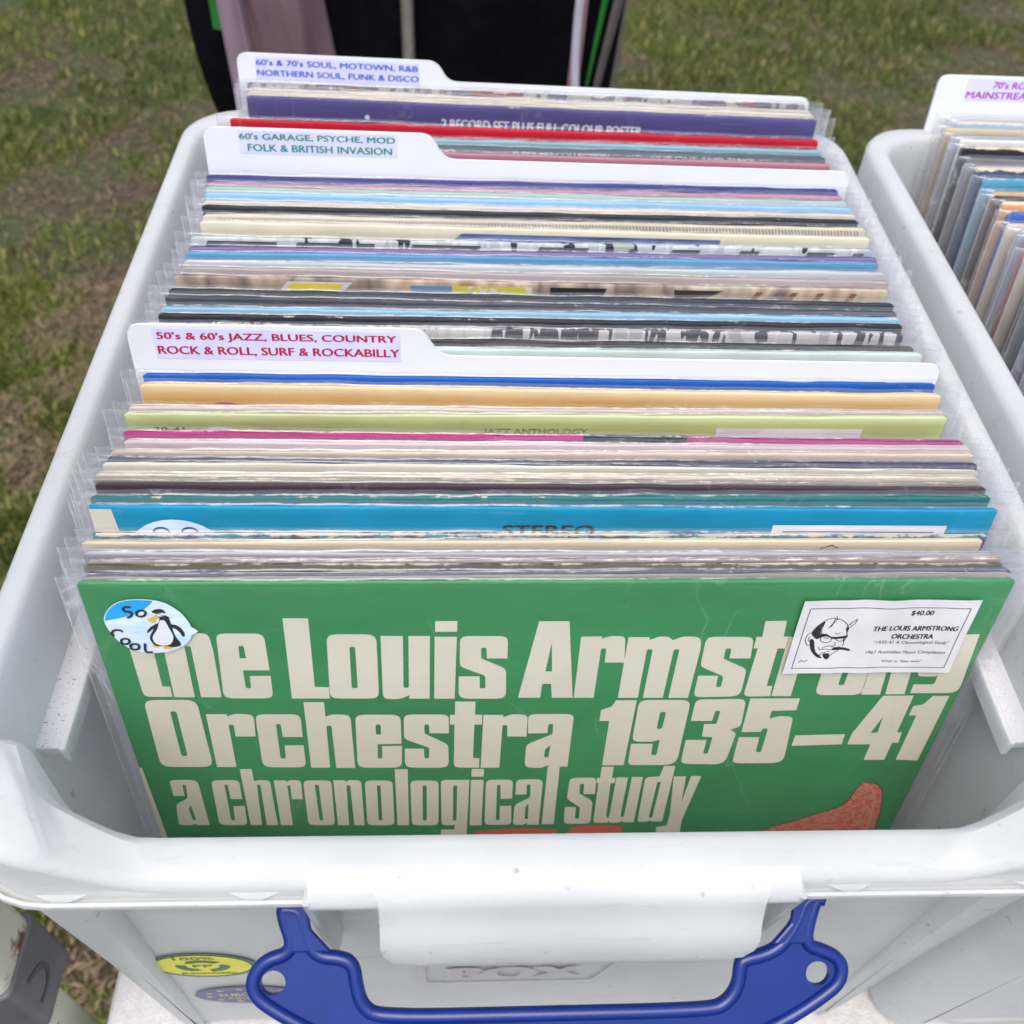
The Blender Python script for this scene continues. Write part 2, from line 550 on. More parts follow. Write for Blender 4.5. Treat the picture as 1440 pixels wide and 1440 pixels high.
# measured outlines and positions, in mm
D = {
    'letters': [["t", [[[-146.16, -16.09, 0.0], [-139.32, -16.15, 0.0], [-139.94, -23.28, 0.0], [-137.85, -23.3, 0.0], [-138.09, -28.68, 0.0], [-138.5, -29.46, 0.0], [-138.96, -47.6, 0.0], [-139.07, -50.28, 0.82], [-136.32, -50.33, 0.0], [-136.6, -55.94, 0.0], [-146.59, -55.77, 3.05], [-146.37, -28.58, 0.0], [-148.1, -28.56, 0.0], [-147.76, -23.19, 0.0], [-146.46, -23.21, 0.0]]]], ["h", [[[-134.42, -16.2, 0.0], [-127.7, -16.26, 0.0], [-127.7, -23.79, 0.0], [-124.68, -23.06, 0.79], [-118.66, -23.28, 3.16], [-118.36, -31.66, 0.0], [-119.16, -56.43, 0.0], [-126.43, -56.3, 0.0], [-125.67, -29.61, 0.85], [-127.73, -29.2, 0.85], [-128.67, -56.26, 0.0], [-135.91, -56.13, 0.0]]]], ["e", [[[-116.2, -23.38, 3.16], [-100.16, -23.55, 3.45], [-100.32, -42.22, 0.0], [-109.65, -42.08, 0.0], [-109.86, -51.61, 0.89], [-107.97, -51.64, 0.89], [-107.68, -45.09, 0.0], [-100.37, -45.03, 0.0], [-100.78, -57.36, 3.67], [-118.46, -57.04, 3.65]], [[-109.48, -29.57, 0.86], [-107.71, -29.59, 0.86], [-107.72, -35.78, 0.0], [-109.89, -35.75, 0.0]]]], ["L", [[[-92.98, -16.21, 0.0], [-84.46, -16.29, 0.0], [-85.36, -51.17, 0.0], [-80.37, -51.5, 0.0], [-80.51, -57.72, 0.0], [-94.16, -57.48, 0.0]]]], ["o", [[[-79.02, -24.09, 4.02], [-62.02, -24.27, 4.05], [-62.66, -58.04, 3.73], [-80.4, -57.72, 3.71]], [[-71.59, -30.42, 0.93], [-69.63, -30.45, 0.93], [-70.05, -52.1, 0.96], [-72.21, -52.07, 0.96]]]], ["u", [[[-60.6, -25.06, 0.0], [-52.9, -25.15, 0.0], [-53.56, -52.12, 0.86], [-51.62, -52.15, 0.86], [-51.0, -25.17, 0.0], [-43.61, -25.25, 0.0], [-44.21, -58.37, 0.0], [-51.6, -58.24, 0.0], [-51.61, -56.31, 0.0], [-54.9, -58.44, 2.31], [-61.23, -58.33, 3.74]]]], ["i", [[[-41.98, -25.66, 0.0], [-34.27, -25.74, 0.0], [-35.04, -58.53, 0.0], [-42.53, -58.4, 0.0]], [[-41.69, -17.96, 0.0], [-34.15, -18.04, 0.0], [-34.23, -23.25, 0.0], [-41.84, -23.17, 0.0]]]], ["s", [[[-33.23, -25.36, 3.56], [-16.49, -25.54, 3.31], [-16.33, -37.0, 0.0], [-23.64, -36.9, 0.0], [-23.88, -31.4, 0.89], [-25.77, -31.37, 0.89], [-25.66, -36.87, 0.84], [-16.58, -42.36, 2.56], [-16.08, -58.87, 4.1], [-33.59, -58.56, 4.07], [-33.55, -46.22, 0.0], [-26.03, -46.34, 0.0], [-25.9, -52.84, 0.87], [-23.82, -52.87, 0.87], [-23.98, -46.03, 1.14], [-33.24, -41.04, 2.25]]]], ["A", [[[-6.05, -18.3, 0.0], [4.45, -18.4, 0.0], [8.71, -58.69, 0.0], [0.92, -58.55, 0.0], [0.17, -50.84, 0.0], [-3.08, -50.79, 0.0], [-3.44, -58.47, 0.0], [-11.66, -58.33, 0.0]], [[-0.96, -28.96, 0.0], [0.05, -44.03, 0.0], [-2.35, -43.99, 0.0]]]], ["r", [[[9.12, -26.06, 0.0], [16.52, -25.98, 0.0], [16.52, -27.09, 0.0], [19.96, -25.78, 1.12], [24.74, -25.99, 3.36], [25.92, -39.63, 0.0], [18.75, -39.53, 0.0], [18.61, -32.16, 0.85], [16.8, -32.14, 0.85], [16.58, -58.83, 0.0], [9.12, -58.7, 0.0]]]], ["m", [[[25.91, -26.48, 0.0], [33.5, -26.57, 0.0], [33.59, -28.08, 0.0], [36.83, -26.21, 1.13], [40.23, -26.4, 1.13], [41.9, -28.17, 0.23], [45.29, -26.3, 1.13], [51.82, -26.53, 3.4], [52.62, -32.98, 0.0], [52.24, -59.46, 0.0], [44.79, -59.33, 0.0], [45.0, -32.89, 0.92], [43.0, -32.86, 0.91], [42.63, -59.29, 0.0], [35.15, -59.16, 0.0], [35.35, -32.77, 0.91], [33.3, -32.74, 0.91], [33.18, -59.12, 0.0], [25.67, -58.99, 0.0]]]], ["s", [[[53.7, -26.55, 3.4], [70.89, -26.74, 3.43], [71.72, -38.0, 0.0], [63.98, -37.9, 0.0], [63.81, -32.71, 0.86], [61.74, -32.68, 0.86], [61.86, -38.04, 0.87], [71.5, -43.63, 2.36], [72.0, -58.91, 4.24], [54.22, -59.14, 3.31], [54.09, -47.04, 0.0], [61.58, -47.16, 0.0], [61.74, -53.41, 0.9], [63.66, -53.45, 0.9], [63.59, -47.53, 1.18], [54.03, -42.11, 2.34]]]], ["t", [[[73.34, -18.89, 0.0], [80.96, -18.73, 0.0], [81.5, -26.7, 0.0], [83.8, -26.72, 0.0], [83.81, -32.87, 0.0], [80.67, -32.83, 0.0], [80.94, -53.2, 0.72], [83.07, -53.06, 0.0], [83.49, -58.93, 0.0], [73.12, -59.11, 3.33], [73.38, -32.74, 0.0], [71.82, -32.73, 0.0], [71.74, -26.75, 0.0], [73.75, -26.77, 0.0]]]], ["r", [[[83.37, -26.88, 0.0], [90.39, -26.95, 0.0], [90.68, -28.16, 0.0], [99.62, -27.06, 3.47], [101.35, -40.66, 0.0], [94.54, -40.57, 0.0], [93.6, -33.07, 0.87], [90.8, -33.04, 0.87], [91.41, -59.07, 0.0], [83.98, -58.94, 0.0]]]], ["o", [[[99.62, -27.06, 4.05], [116.73, -27.24, 4.07], [118.82, -58.83, 4.31], [100.45, -58.69, 4.28]], [[107.63, -33.25, 0.94], [109.86, -33.27, 0.94], [110.37, -53.06, 0.97], [108.12, -53.03, 0.97]]]], ["n", [[[116.44, -27.24, 0.0], [124.01, -27.32, 0.0], [124.8, -28.95, 0.0], [132.2, -27.41, 3.51], [135.35, -58.57, 0.0], [127.85, -58.62, 0.0], [125.17, -33.46, 0.89], [123.52, -33.44, 0.89], [125.86, -58.77, 0.0], [118.46, -58.64, 0.0]]]], ["g", [[[137.75, -26.54, 3.3], [153.19, -26.08, 0.0], [156.26, -58.34, 4.92], [137.37, -58.02, 0.0], [137.18, -52.99, 0.0], [145.14, -53.11, 1.39], [144.96, -47.96, 0.0], [144.39, -48.74, 0.41], [136.7, -48.62, 3.09]], [[142.49, -32.84, 0.8], [144.83, -32.87, 0.8], [145.93, -43.11, 0.82], [143.34, -43.08, 0.82]]]], ["O", [[[-147.19, -57.39, 4.72], [-128.4, -57.73, 4.48], [-128.47, -97.54, 4.8], [-148.31, -97.02, 4.76]], [[-138.88, -63.94, 1.13], [-136.62, -63.98, 1.13], [-137.13, -90.43, 1.18], [-139.38, -90.37, 1.18]]]], ["r", [[[-126.3, -65.78, 0.0], [-118.85, -65.93, 0.0], [-118.8, -67.19, 0.0], [-115.84, -65.72, 1.14], [-109.02, -66.12, 4.29], [-109.97, -79.13, 0.0], [-117.39, -78.96, 0.0], [-117.18, -72.03, 0.87], [-119.03, -71.99, 0.86], [-119.7, -97.78, 0.0], [-127.15, -97.58, 0.0]]]], ["c", [[[-108.56, -66.13, 3.44], [-92.07, -66.46, 3.46], [-92.48, -79.81, 0.0], [-99.91, -79.64, 0.0], [-99.89, -71.93, 0.87], [-101.63, -71.89, 0.87], [-102.17, -92.77, 0.9], [-100.25, -92.82, 0.9], [-99.75, -84.77, 0.0], [-92.66, -84.75, 0.0], [-92.94, -98.68, 3.66], [-109.58, -98.24, 4.24]]]], ["h", [[[-90.26, -59.56, 0.0], [-82.84, -59.7, 0.0], [-82.93, -67.9, 0.0], [-80.23, -66.69, 1.16], [-73.74, -67.0, 3.78], [-74.0, -99.49, 0.0], [-81.36, -99.29, 0.0], [-81.2, -73.24, 0.88], [-83.07, -73.2, 0.88], [-83.73, -99.03, 0.0], [-91.06, -98.84, 0.0]]]], ["e", [[[-71.94, -67.04, 3.78], [-55.19, -67.37, 3.81], [-55.38, -84.66, 0.0], [-64.49, -84.74, 0.0], [-64.91, -93.72, 0.92], [-63.14, -93.76, 0.92], [-62.92, -85.93, 0.0], [-55.3, -85.92, 0.0], [-55.74, -99.77, 4.02], [-73.0, -99.31, 3.99]], [[-64.7, -72.85, 0.94], [-62.81, -72.89, 0.94], [-62.96, -78.86, 0.0], [-64.87, -78.82, 0.0]]]], ["s", [[[-54.01, -67.21, 3.52], [-37.26, -67.54, 2.95], [-37.21, -78.68, 0.0], [-44.53, -78.51, 0.0], [-44.7, -73.27, 0.89], [-46.48, -73.23, 0.89], [-46.45, -78.66, 0.9], [-37.45, -85.56, 2.43], [-37.28, -100.26, 4.05], [-54.5, -99.8, 4.03], [-54.26, -87.69, 0.0], [-46.85, -87.87, 0.0], [-46.83, -93.98, 0.86], [-44.98, -94.02, 0.86], [-44.77, -87.33, 1.1], [-54.33, -81.81, 2.4]]]], ["t", [[[-34.86, -60.13, 0.0], [-27.28, -60.27, 0.0], [-27.39, -67.73, 0.0], [-24.66, -67.97, 0.0], [-24.71, -73.69, 0.0], [-27.53, -73.63, 0.0], [-27.82, -94.16, 0.5], [-25.33, -94.42, 0.0], [-25.34, -100.48, 0.0], [-35.35, -100.21, 3.12], [-35.06, -73.47, 0.0], [-36.79, -73.43, 0.0], [-36.79, -67.73, 0.0], [-34.9, -67.77, 0.0]]]], ["r", [[[-24.24, -67.98, 0.0], [-16.81, -68.13, 0.0], [-16.77, -69.5, 0.0], [-13.26, -67.74, 1.19], [-7.52, -68.13, 3.58], [-7.34, -81.24, 0.0], [-14.78, -81.08, 0.0], [-15.04, -74.17, 0.84], [-16.84, -74.13, 0.84], [-17.24, -100.69, 0.0], [-24.65, -100.49, 0.0]]]], ["a", [[[-7.42, -67.85, 3.28], [10.06, -68.01, 3.31], [9.96, -100.69, 0.0], [2.47, -100.5, 0.0], [2.28, -99.47, 0.0], [-0.52, -101.24, 1.27], [-7.23, -100.85, 3.79], [-7.27, -86.27, 2.46], [2.6, -79.93, 0.73], [2.55, -73.88, 0.85], [0.62, -73.84, 0.85], [0.61, -79.32, 0.0], [-6.82, -79.35, 0.0]], [[2.31, -86.69, 0.0], [1.89, -94.4, 0.75], [0.2, -94.36, 0.75], [0.32, -89.39, 0.93]]]], ["1", [[[25.16, -60.32, 0.0], [33.05, -60.46, 0.0], [32.56, -100.26, 0.0], [23.87, -100.03, 0.0], [23.88, -72.46, 0.0], [20.11, -72.38, 0.0], [20.07, -65.92, 0.0], [24.06, -63.9, 1.5]]]], ["9", [[[33.92, -60.3, 4.19], [53.63, -60.65, 4.22], [53.93, -100.61, 5.81], [34.16, -100.3, 3.2], [33.97, -86.55, 0.0], [42.56, -86.75, 0.0], [42.83, -93.92, 0.89], [44.99, -93.97, 0.89], [45.01, -84.07, 0.31], [42.58, -85.48, 1.25], [34.13, -85.28, 3.44]], [[42.87, -67.46, 0.97], [45.12, -67.5, 0.97], [44.91, -77.61, 0.99], [42.87, -77.57, 0.99]]]], ["3", [[[55.39, -60.41, 3.32], [74.69, -60.31, 3.65], [75.73, -76.55, 2.19], [71.94, -78.58, 0.13], [74.68, -80.85, 1.57], [73.64, -100.82, 5.2], [55.55, -99.83, 3.23], [55.34, -84.6, 0.0], [63.66, -84.79, 0.0], [63.67, -93.42, 0.9], [65.59, -93.47, 0.9], [65.68, -83.08, 0.5], [61.42, -82.69, 0.0], [61.0, -75.01, 0.0], [65.8, -74.92, 0.5], [66.01, -67.17, 0.86], [64.05, -67.13, 0.86], [63.77, -73.18, 0.0], [55.49, -73.01, 0.0]]]], ["5", [[[76.17, -60.15, 0.0], [95.37, -60.41, 0.0], [95.46, -67.36, 0.0], [85.95, -67.55, 0.0], [85.99, -72.03, 0.0], [89.73, -70.7, 1.56], [95.21, -71.09, 3.12], [97.72, -100.41, 5.57], [76.61, -100.07, 3.25], [76.22, -83.31, 0.0], [84.46, -83.5, 0.0], [84.87, -92.94, 0.9], [87.06, -92.99, 0.9], [86.81, -78.22, 0.88], [84.61, -78.18, 0.88], [84.4, -80.19, 0.0], [76.63, -80.22, 0.0]]]], ["-", [[[98.69, -82.64, 0.0], [118.63, -82.3, 0.0], [118.85, -88.73, 0.0], [98.62, -89.25, 0.0]]]], ["4", [[[127.29, -59.43, 0.0], [139.32, -59.46, 0.0], [139.33, -81.59, 0.0], [141.46, -81.63, 0.0], [141.86, -88.27, 0.0], [139.38, -88.21, 0.0], [139.36, -99.2, 0.0], [130.74, -98.98, 0.0], [130.74, -89.01, 0.0], [121.19, -88.78, 0.0], [121.25, -81.87, 0.0]], [[130.9, -71.8, 0.0], [131.52, -81.61, 0.0], [128.68, -81.74, 0.0]]]], ["1", [[[146.85, -59.77, 0.0], [153.41, -59.88, 0.0], [153.51, -100.07, 0.0], [144.18, -99.21, 0.0], [143.98, -71.3, 0.0], [141.0, -71.24, 0.0], [140.94, -65.63, 0.0], [144.74, -64.77, 0.94]]]], ["a", [[[-146.84, -105.42, 2.42], [-136.07, -105.73, 3.03], [-136.13, -136.75, 0.0], [-141.29, -136.57, 0.0], [-141.59, -135.66, 0.0], [-143.68, -136.71, 0.64], [-148.64, -136.54, 2.86], [-147.14, -121.9, 2.17], [-141.88, -117.77, 0.62], [-140.99, -108.88, 0.73], [-142.39, -108.84, 0.73], [-142.72, -116.16, 0.0], [-147.07, -116.23, 0.0]], [[-141.42, -122.4, 0.0], [-141.04, -133.09, 0.63], [-142.31, -133.05, 0.63], [-142.72, -125.3, 0.62]]]], ["c", [[[-130.81, -106.08, 3.04], [-119.94, -106.18, 3.05], [-120.43, -118.97, 0.0], [-124.92, -118.83, 0.0], [-124.83, -109.14, 0.61], [-126.06, -109.1, 0.61], [-126.88, -133.57, 0.64], [-125.41, -133.62, 0.64], [-124.66, -123.7, 0.0], [-120.11, -123.63, 0.0], [-120.77, -137.29, 2.89], [-132.17, -136.89, 3.2]]]], ["h", [[[-118.67, -99.11, 0.0], [-114.13, -99.23, 0.0], [-114.22, -107.06, 0.0], [-112.29, -106.4, 0.61], [-108.02, -106.72, 2.76], [-108.4, -137.72, 0.0], [-112.92, -137.56, 0.0], [-112.06, -109.51, 0.62], [-113.41, -109.47, 0.62], [-114.85, -137.49, 0.0], [-119.48, -137.33, 0.0]]]], ["r", [[[-106.49, -106.77, 0.0], [-101.87, -106.9, 0.0], [-101.7, -108.14, 0.0], [-99.99, -106.64, 0.62], [-95.89, -107.07, 2.47], [-96.42, -119.71, 0.0], [-100.7, -119.58, 0.0], [-100.37, -110.26, 0.56], [-101.61, -110.23, 0.56], [-102.26, -137.93, 0.0], [-107.11, -137.76, 0.0]]]], ["o", [[[-95.09, -107.09, 3.09], [-83.95, -107.4, 2.79], [-84.92, -138.53, 2.93], [-95.78, -138.16, 2.92]], [[-90.71, -110.12, 0.68], [-89.16, -110.17, 0.68], [-89.45, -134.85, 0.71], [-90.94, -134.8, 0.71]]]], ["n", [[[-83.19, -107.22, 0.0], [-78.66, -107.35, 0.0], [-78.43, -108.6, 0.0], [-76.79, -107.3, 0.62], [-72.26, -107.73, 2.49], [-72.63, -138.96, 0.0], [-76.89, -138.81, 0.0], [-76.71, -110.95, 0.63], [-78.22, -110.9, 0.63], [-79.05, -138.74, 0.0], [-83.62, -138.58, 0.0]]]], ["o", [[[-70.77, -107.78, 3.12], [-59.76, -108.09, 3.13], [-60.15, -139.4, 2.96], [-71.45, -139.0, 2.95]], [[-66.18, -111.25, 0.69], [-64.67, -111.3, 0.69], [-65.12, -135.68, 0.72], [-66.56, -135.63, 0.72]]]], ["l", [[[-58.62, -100.71, 0.0], [-53.54, -100.85, 0.0], [-54.08, -139.61, 0.0], [-58.96, -139.44, 0.0]]]], ["o", [[[-52.74, -108.29, 3.14], [-41.4, -108.61, 3.16], [-41.77, -140.04, 2.99], [-52.89, -139.65, 2.97]], [[-47.89, -111.78, 0.7], [-46.24, -111.83, 0.7], [-46.62, -136.31, 0.72], [-48.2, -136.25, 0.72]]]], ["g", [[[-40.51, -108.11, 2.84], [-29.06, -108.43, 0.0], [-29.89, -149.74, 1.35], [-40.89, -149.33, 0.0], [-40.65, -143.21, 0.0], [-35.11, -143.41, 0.0], [-34.85, -139.58, 0.0], [-35.65, -140.25, 0.33], [-40.44, -140.08, 2.66]], [[-35.57, -112.14, 0.7], [-33.92, -112.19, 0.7], [-34.2, -136.73, 0.73], [-35.66, -136.68, 0.73]]]], ["i", [[[-28.43, -108.45, 0.0], [-23.35, -108.59, 0.0], [-23.64, -140.67, 0.0], [-28.65, -140.49, 0.0]], [[-28.21, -101.22, 0.0], [-23.32, -101.35, 0.0], [-23.39, -106.5, 0.0], [-28.26, -106.37, 0.0]]]], ["c", [[[-22.39, -108.62, 3.18], [-11.44, -108.61, 3.19], [-11.35, -121.8, 0.0], [-16.1, -121.87, 0.0], [-16.42, -112.27, 0.58], [-17.83, -112.23, 0.58], [-17.6, -136.95, 0.67], [-16.06, -137.0, 0.67], [-16.2, -126.83, 0.0], [-11.48, -126.76, 0.0], [-10.92, -140.64, 3.02], [-22.31, -140.48, 3.01]]]], ["a", [[[-10.17, -108.65, 2.87], [0.7, -108.74, 3.21], [0.67, -141.05, 0.0], [-4.19, -140.88, 0.0], [-4.4, -139.48, 0.0], [-6.2, -141.04, 0.81], [-10.25, -140.67, 3.02], [-10.19, -126.24, 2.3], [-3.9, -120.93, 0.78], [-4.23, -112.3, 0.58], [-5.64, -112.26, 0.58], [-5.56, -119.03, 0.0], [-10.1, -119.11, 0.0]], [[-4.32, -125.32, 0.0], [-4.07, -136.61, 0.54], [-5.41, -136.56, 0.54], [-5.63, -128.06, 0.66]]]], ["l", [[[2.09, -100.49, 0.0], [6.91, -100.61, 0.0], [7.12, -140.81, 0.0], [1.99, -140.63, 0.0]]]], ["s", [[[11.55, -108.0, 3.22], [22.38, -108.3, 2.58], [22.81, -119.56, 0.0], [18.02, -119.42, 0.0], [17.72, -112.4, 0.58], [16.1, -112.36, 0.58], [16.2, -118.82, 0.79], [22.3, -124.49, 1.99], [22.83, -141.0, 3.4], [11.29, -140.6, 3.05], [11.04, -128.37, 0.0], [15.7, -128.52, 0.0], [15.86, -136.94, 0.61], [17.61, -136.99, 0.61], [17.38, -128.8, 1.0], [11.38, -122.5, 1.98]]]], ["t", [[[23.91, -101.06, 0.0], [28.7, -101.19, 0.0], [28.72, -108.47, 0.0], [30.17, -108.73, 0.0], [30.23, -112.23, 0.0], [28.6, -112.18, 0.0], [29.11, -136.0, 0.41], [30.56, -136.97, 0.0], [30.11, -140.43, 0.0], [23.98, -140.22, 2.04], [23.52, -112.04, 0.0], [22.74, -112.01, 0.0], [22.72, -108.52, 0.0], [23.82, -108.55, 0.0]]]], ["u", [[[30.57, -108.32, 0.0], [35.31, -108.45, 0.0], [35.21, -136.2, 0.54], [36.7, -136.25, 0.54], [36.9, -108.18, 0.0], [41.45, -108.3, 0.0], [41.47, -140.47, 0.0], [36.69, -140.31, 0.0], [36.56, -139.14, 0.0], [35.02, -140.6, 0.68], [30.38, -140.44, 2.73]]]], ["d", [[[49.07, -101.21, 0.0], [53.72, -101.33, 0.0], [53.71, -140.08, 0.0], [48.94, -140.15, 0.0], [48.78, -138.98, 0.0], [46.91, -140.31, 0.69], [43.01, -140.18, 2.74], [42.42, -108.33, 2.93], [48.24, -108.17, 0.33]], [[47.82, -112.2, 0.53], [49.26, -111.7, 0.52], [49.03, -137.24, 0.55], [47.52, -137.19, 0.55]]]], ["y", [[[54.12, -108.34, 0.0], [59.19, -108.26, 0.0], [60.0, -126.23, 0.0], [61.25, -108.11, 0.0], [65.51, -108.23, 0.0], [62.17, -139.43, 0.0], [62.88, -153.14, 0.0], [53.06, -152.78, 0.0], [51.56, -144.35, 0.0], [56.23, -143.33, 0.0], [56.33, -134.61, 0.0]]]]],
    'bell': [[102.8, -145.78], [109.21, -143.15], [115.41, -139.83], [122.73, -135.64], [129.91, -131.26], [132.01, -126.22], [133.28, -119.56], [134.41, -116.3], [136.15, -115.26], [138.47, -115.11], [141.14, -116.16], [143.75, -119.32], [145.58, -123.26], [147.72, -132.98], [149.02, -143.57], [150.01, -154.49], [149.94, -163.21], [91.78, -161.0]],
    'oval': [[-151.14, -16.05], [-150.5, -13.85], [-149.07, -11.31], [-147.08, -9.16], [-145.01, -7.74], [-142.29, -6.83], [-139.69, -6.49], [-137.16, -6.51], [-134.67, -6.74], [-132.24, -7.33], [-129.9, -8.43], [-127.93, -10.25], [-126.03, -12.59], [-124.7, -15.4], [-123.87, -18.16], [-123.71, -19.44], [-121.77, -21.34], [-124.13, -22.91], [-124.9, -24.97], [-127.02, -27.49], [-129.43, -29.18], [-132.07, -30.55], [-135.15, -31.38], [-138.39, -31.65], [-141.54, -31.45], [-144.25, -30.4], [-146.74, -28.35], [-148.77, -25.47], [-149.94, -22.41], [-150.84, -19.39]],
    'sky': [[-151.14, -16.05], [-150.5, -13.85], [-149.07, -11.31], [-147.08, -9.16], [-145.01, -7.74], [-142.29, -6.83], [-139.69, -6.49], [-137.16, -6.51], [-134.67, -6.74], [-133.84, -7.18], [-135.66, -9.25], [-138.48, -11.9], [-142.14, -13.55], [-146.54, -14.98]],
    'pblack': [[-135.05, -11.93], [-134.22, -11.07], [-132.59, -10.57], [-131.15, -11.09], [-130.62, -12.41], [-130.08, -13.66], [-129.78, -17.73], [-129.7, -21.11], [-129.15, -24.54], [-128.23, -26.86], [-128.74, -28.25], [-130.97, -28.85], [-133.53, -28.35], [-136.67, -28.16], [-137.81, -26.36], [-138.07, -24.44], [-137.44, -22.55], [-136.3, -20.67], [-134.84, -18.43], [-133.71, -16.58], [-133.11, -14.73], [-134.0, -13.99]],
    'pwhite': [[-133.26, -16.06], [-131.77, -15.85], [-131.26, -17.34], [-130.79, -19.59], [-130.22, -22.24], [-130.31, -24.53], [-131.43, -26.98], [-133.46, -27.96], [-135.53, -27.7], [-136.86, -26.38], [-137.13, -24.45], [-136.4, -22.56], [-134.93, -20.3], [-133.99, -18.06]],
    'wingl': [[-134.22, -17.32], [-136.47, -18.79], [-137.94, -20.5], [-138.53, -21.93], [-137.95, -21.63], [-136.49, -20.29], [-135.01, -19.33]],
    'wingr': [[-129.8, -17.88], [-127.83, -18.5], [-126.59, -20.39], [-126.13, -22.28], [-126.47, -23.65], [-127.14, -23.57], [-127.64, -21.89], [-128.64, -20.14], [-129.71, -19.38]],
    'beak': [[-133.35, -13.78], [-134.75, -13.84], [-137.24, -15.29], [-136.29, -15.15], [-135.47, -15.75], [-134.25, -15.31], [-133.34, -14.58]],
    'beak2': [[-137.24, -15.29], [-135.44, -15.6], [-134.42, -16.2], [-135.59, -16.93], [-136.62, -16.33]],
    'glass': [[-135.27, -12.51], [-133.7, -12.38], [-131.14, -12.4], [-129.01, -13.45], [-129.14, -14.18], [-130.89, -13.87], [-132.98, -14.0], [-133.89, -13.4], [-135.3, -13.25]],
    'footl': [[-137.08, -27.53], [-138.15, -28.14], [-137.58, -28.77], [-136.29, -28.94], [-135.38, -28.33]],
    'footr': [[-134.06, -28.34], [-132.44, -28.21], [-131.23, -28.84], [-131.63, -29.62], [-133.55, -29.91], [-134.49, -29.27]],
    'So': [[[-141.36, -9.71], [-142.57, -9.41], [-143.91, -10.26], [-143.52, -11.57], [-141.8, -11.88], [-141.71, -13.19], [-142.8, -14.28], [-143.59, -14.35]], [[-138.28, -10.89], [-139.76, -11.89], [-140.05, -13.35], [-138.88, -13.95], [-137.46, -13.23], [-137.07, -11.77], [-138.28, -10.89]], [[-146.29, -21.17], [-147.38, -20.18], [-149.28, -20.53], [-150.01, -22.03], [-149.58, -23.17]], [[-146.44, -24.35], [-147.64, -25.1], [-147.7, -26.64], [-146.57, -27.04], [-145.26, -26.28], [-145.21, -24.75], [-146.44, -24.35]], [[-143.54, -26.84], [-144.87, -27.44], [-145.18, -28.99], [-144.13, -29.78], [-142.68, -29.17], [-142.45, -27.47], [-143.54, -26.84]], [[-140.09, -26.72], [-140.61, -30.76], [-138.26, -30.94]]],
    'strokes': [[[93.37, -18.34], [95.23, -16.87], [97.62, -16.55], [100.37, -17.59], [102.4, -19.65], [103.49, -21.86]], [[93.86, -21.29], [93.89, -23.01], [94.82, -24.75]], [[95.91, -21.51], [96.98, -19.47], [97.32, -16.75]], [[98.2, -16.89], [97.34, -18.92], [96.83, -20.83]], [[97.62, -15.4], [98.04, -17.23]], [[102.49, -21.85], [103.27, -19.52], [105.4, -16.96]], [[105.4, -16.96], [105.11, -19.0], [103.32, -21.58]], [[102.84, -20.34], [103.75, -19.12]], [[90.2, -23.66], [89.37, -24.35], [89.03, -27.14], [90.43, -29.83], [91.53, -29.14]], [[90.47, -25.4], [90.11, -26.8], [90.75, -28.0]], [[94.45, -25.66], [94.67, -27.55], [96.2, -28.63], [98.33, -28.09], [98.41, -26.4]], [[99.87, -26.2], [101.03, -27.76], [102.76, -27.64], [103.16, -25.89]], [[95.67, -26.51], [96.5, -26.24], [97.25, -26.81]], [[100.82, -26.57], [101.53, -26.22], [102.27, -26.72]], [[103.49, -21.86], [103.26, -23.8], [103.78, -25.2], [103.32, -27.65], [103.51, -30.48]], [[99.91, -28.32], [100.57, -29.53], [99.6, -30.08]], [[96.15, -31.47], [97.2, -30.62], [98.62, -30.21], [100.84, -30.95], [102.55, -30.69]], [[94.73, -30.88], [95.59, -32.32], [97.0, -31.83], [99.64, -32.22]], [[96.02, -35.06], [96.72, -33.77], [98.03, -33.5]], [[103.35, -30.84], [101.83, -32.82], [100.19, -34.39], [99.46, -36.55]], [[98.98, -23.75], [100.1, -24.18], [101.06, -23.64]], [[89.19, -38.61], [89.96, -37.52], [90.6, -38.04]], [[90.91, -38.26], [92.22, -37.33]], [[98.03, -32.92], [99.4, -33.3]], [[94.38, -33.6], [95.42, -34.69], [96.38, -35.06]]],
    'inkfill': [[[91.86, -20.24], [93.62, -18.34], [93.57, -20.94], [93.76, -23.7], [94.85, -25.24], [93.9, -26.49], [92.68, -26.62], [90.54, -24.01], [90.98, -22.15]], [[94.03, -24.4], [96.13, -24.35], [98.48, -25.7], [102.87, -25.19], [103.85, -24.71], [103.9, -26.04], [102.18, -26.37], [99.27, -26.83], [96.43, -25.54], [94.25, -26.07]], [[90.81, -26.81], [92.29, -27.53], [93.45, -31.44], [94.83, -34.18], [97.14, -36.09], [95.5, -36.07], [93.0, -33.58], [91.46, -30.34]], [[99.91, -31.3], [102.86, -30.9], [105.6, -31.65], [106.84, -32.45], [106.2, -32.95], [103.71, -32.2], [100.17, -32.3]], [[97.02, -34.35], [98.29, -33.93], [99.58, -34.38], [99.13, -37.06], [97.67, -35.95]], [[102.52, -21.58], [103.37, -21.03], [103.48, -22.76], [103.34, -23.94]], [[93.42, -18.55], [94.22, -18.35], [94.1, -20.26], [93.98, -21.77]], [[102.74, -26.59], [103.09, -26.03], [103.32, -27.65], [103.05, -28.14]]],
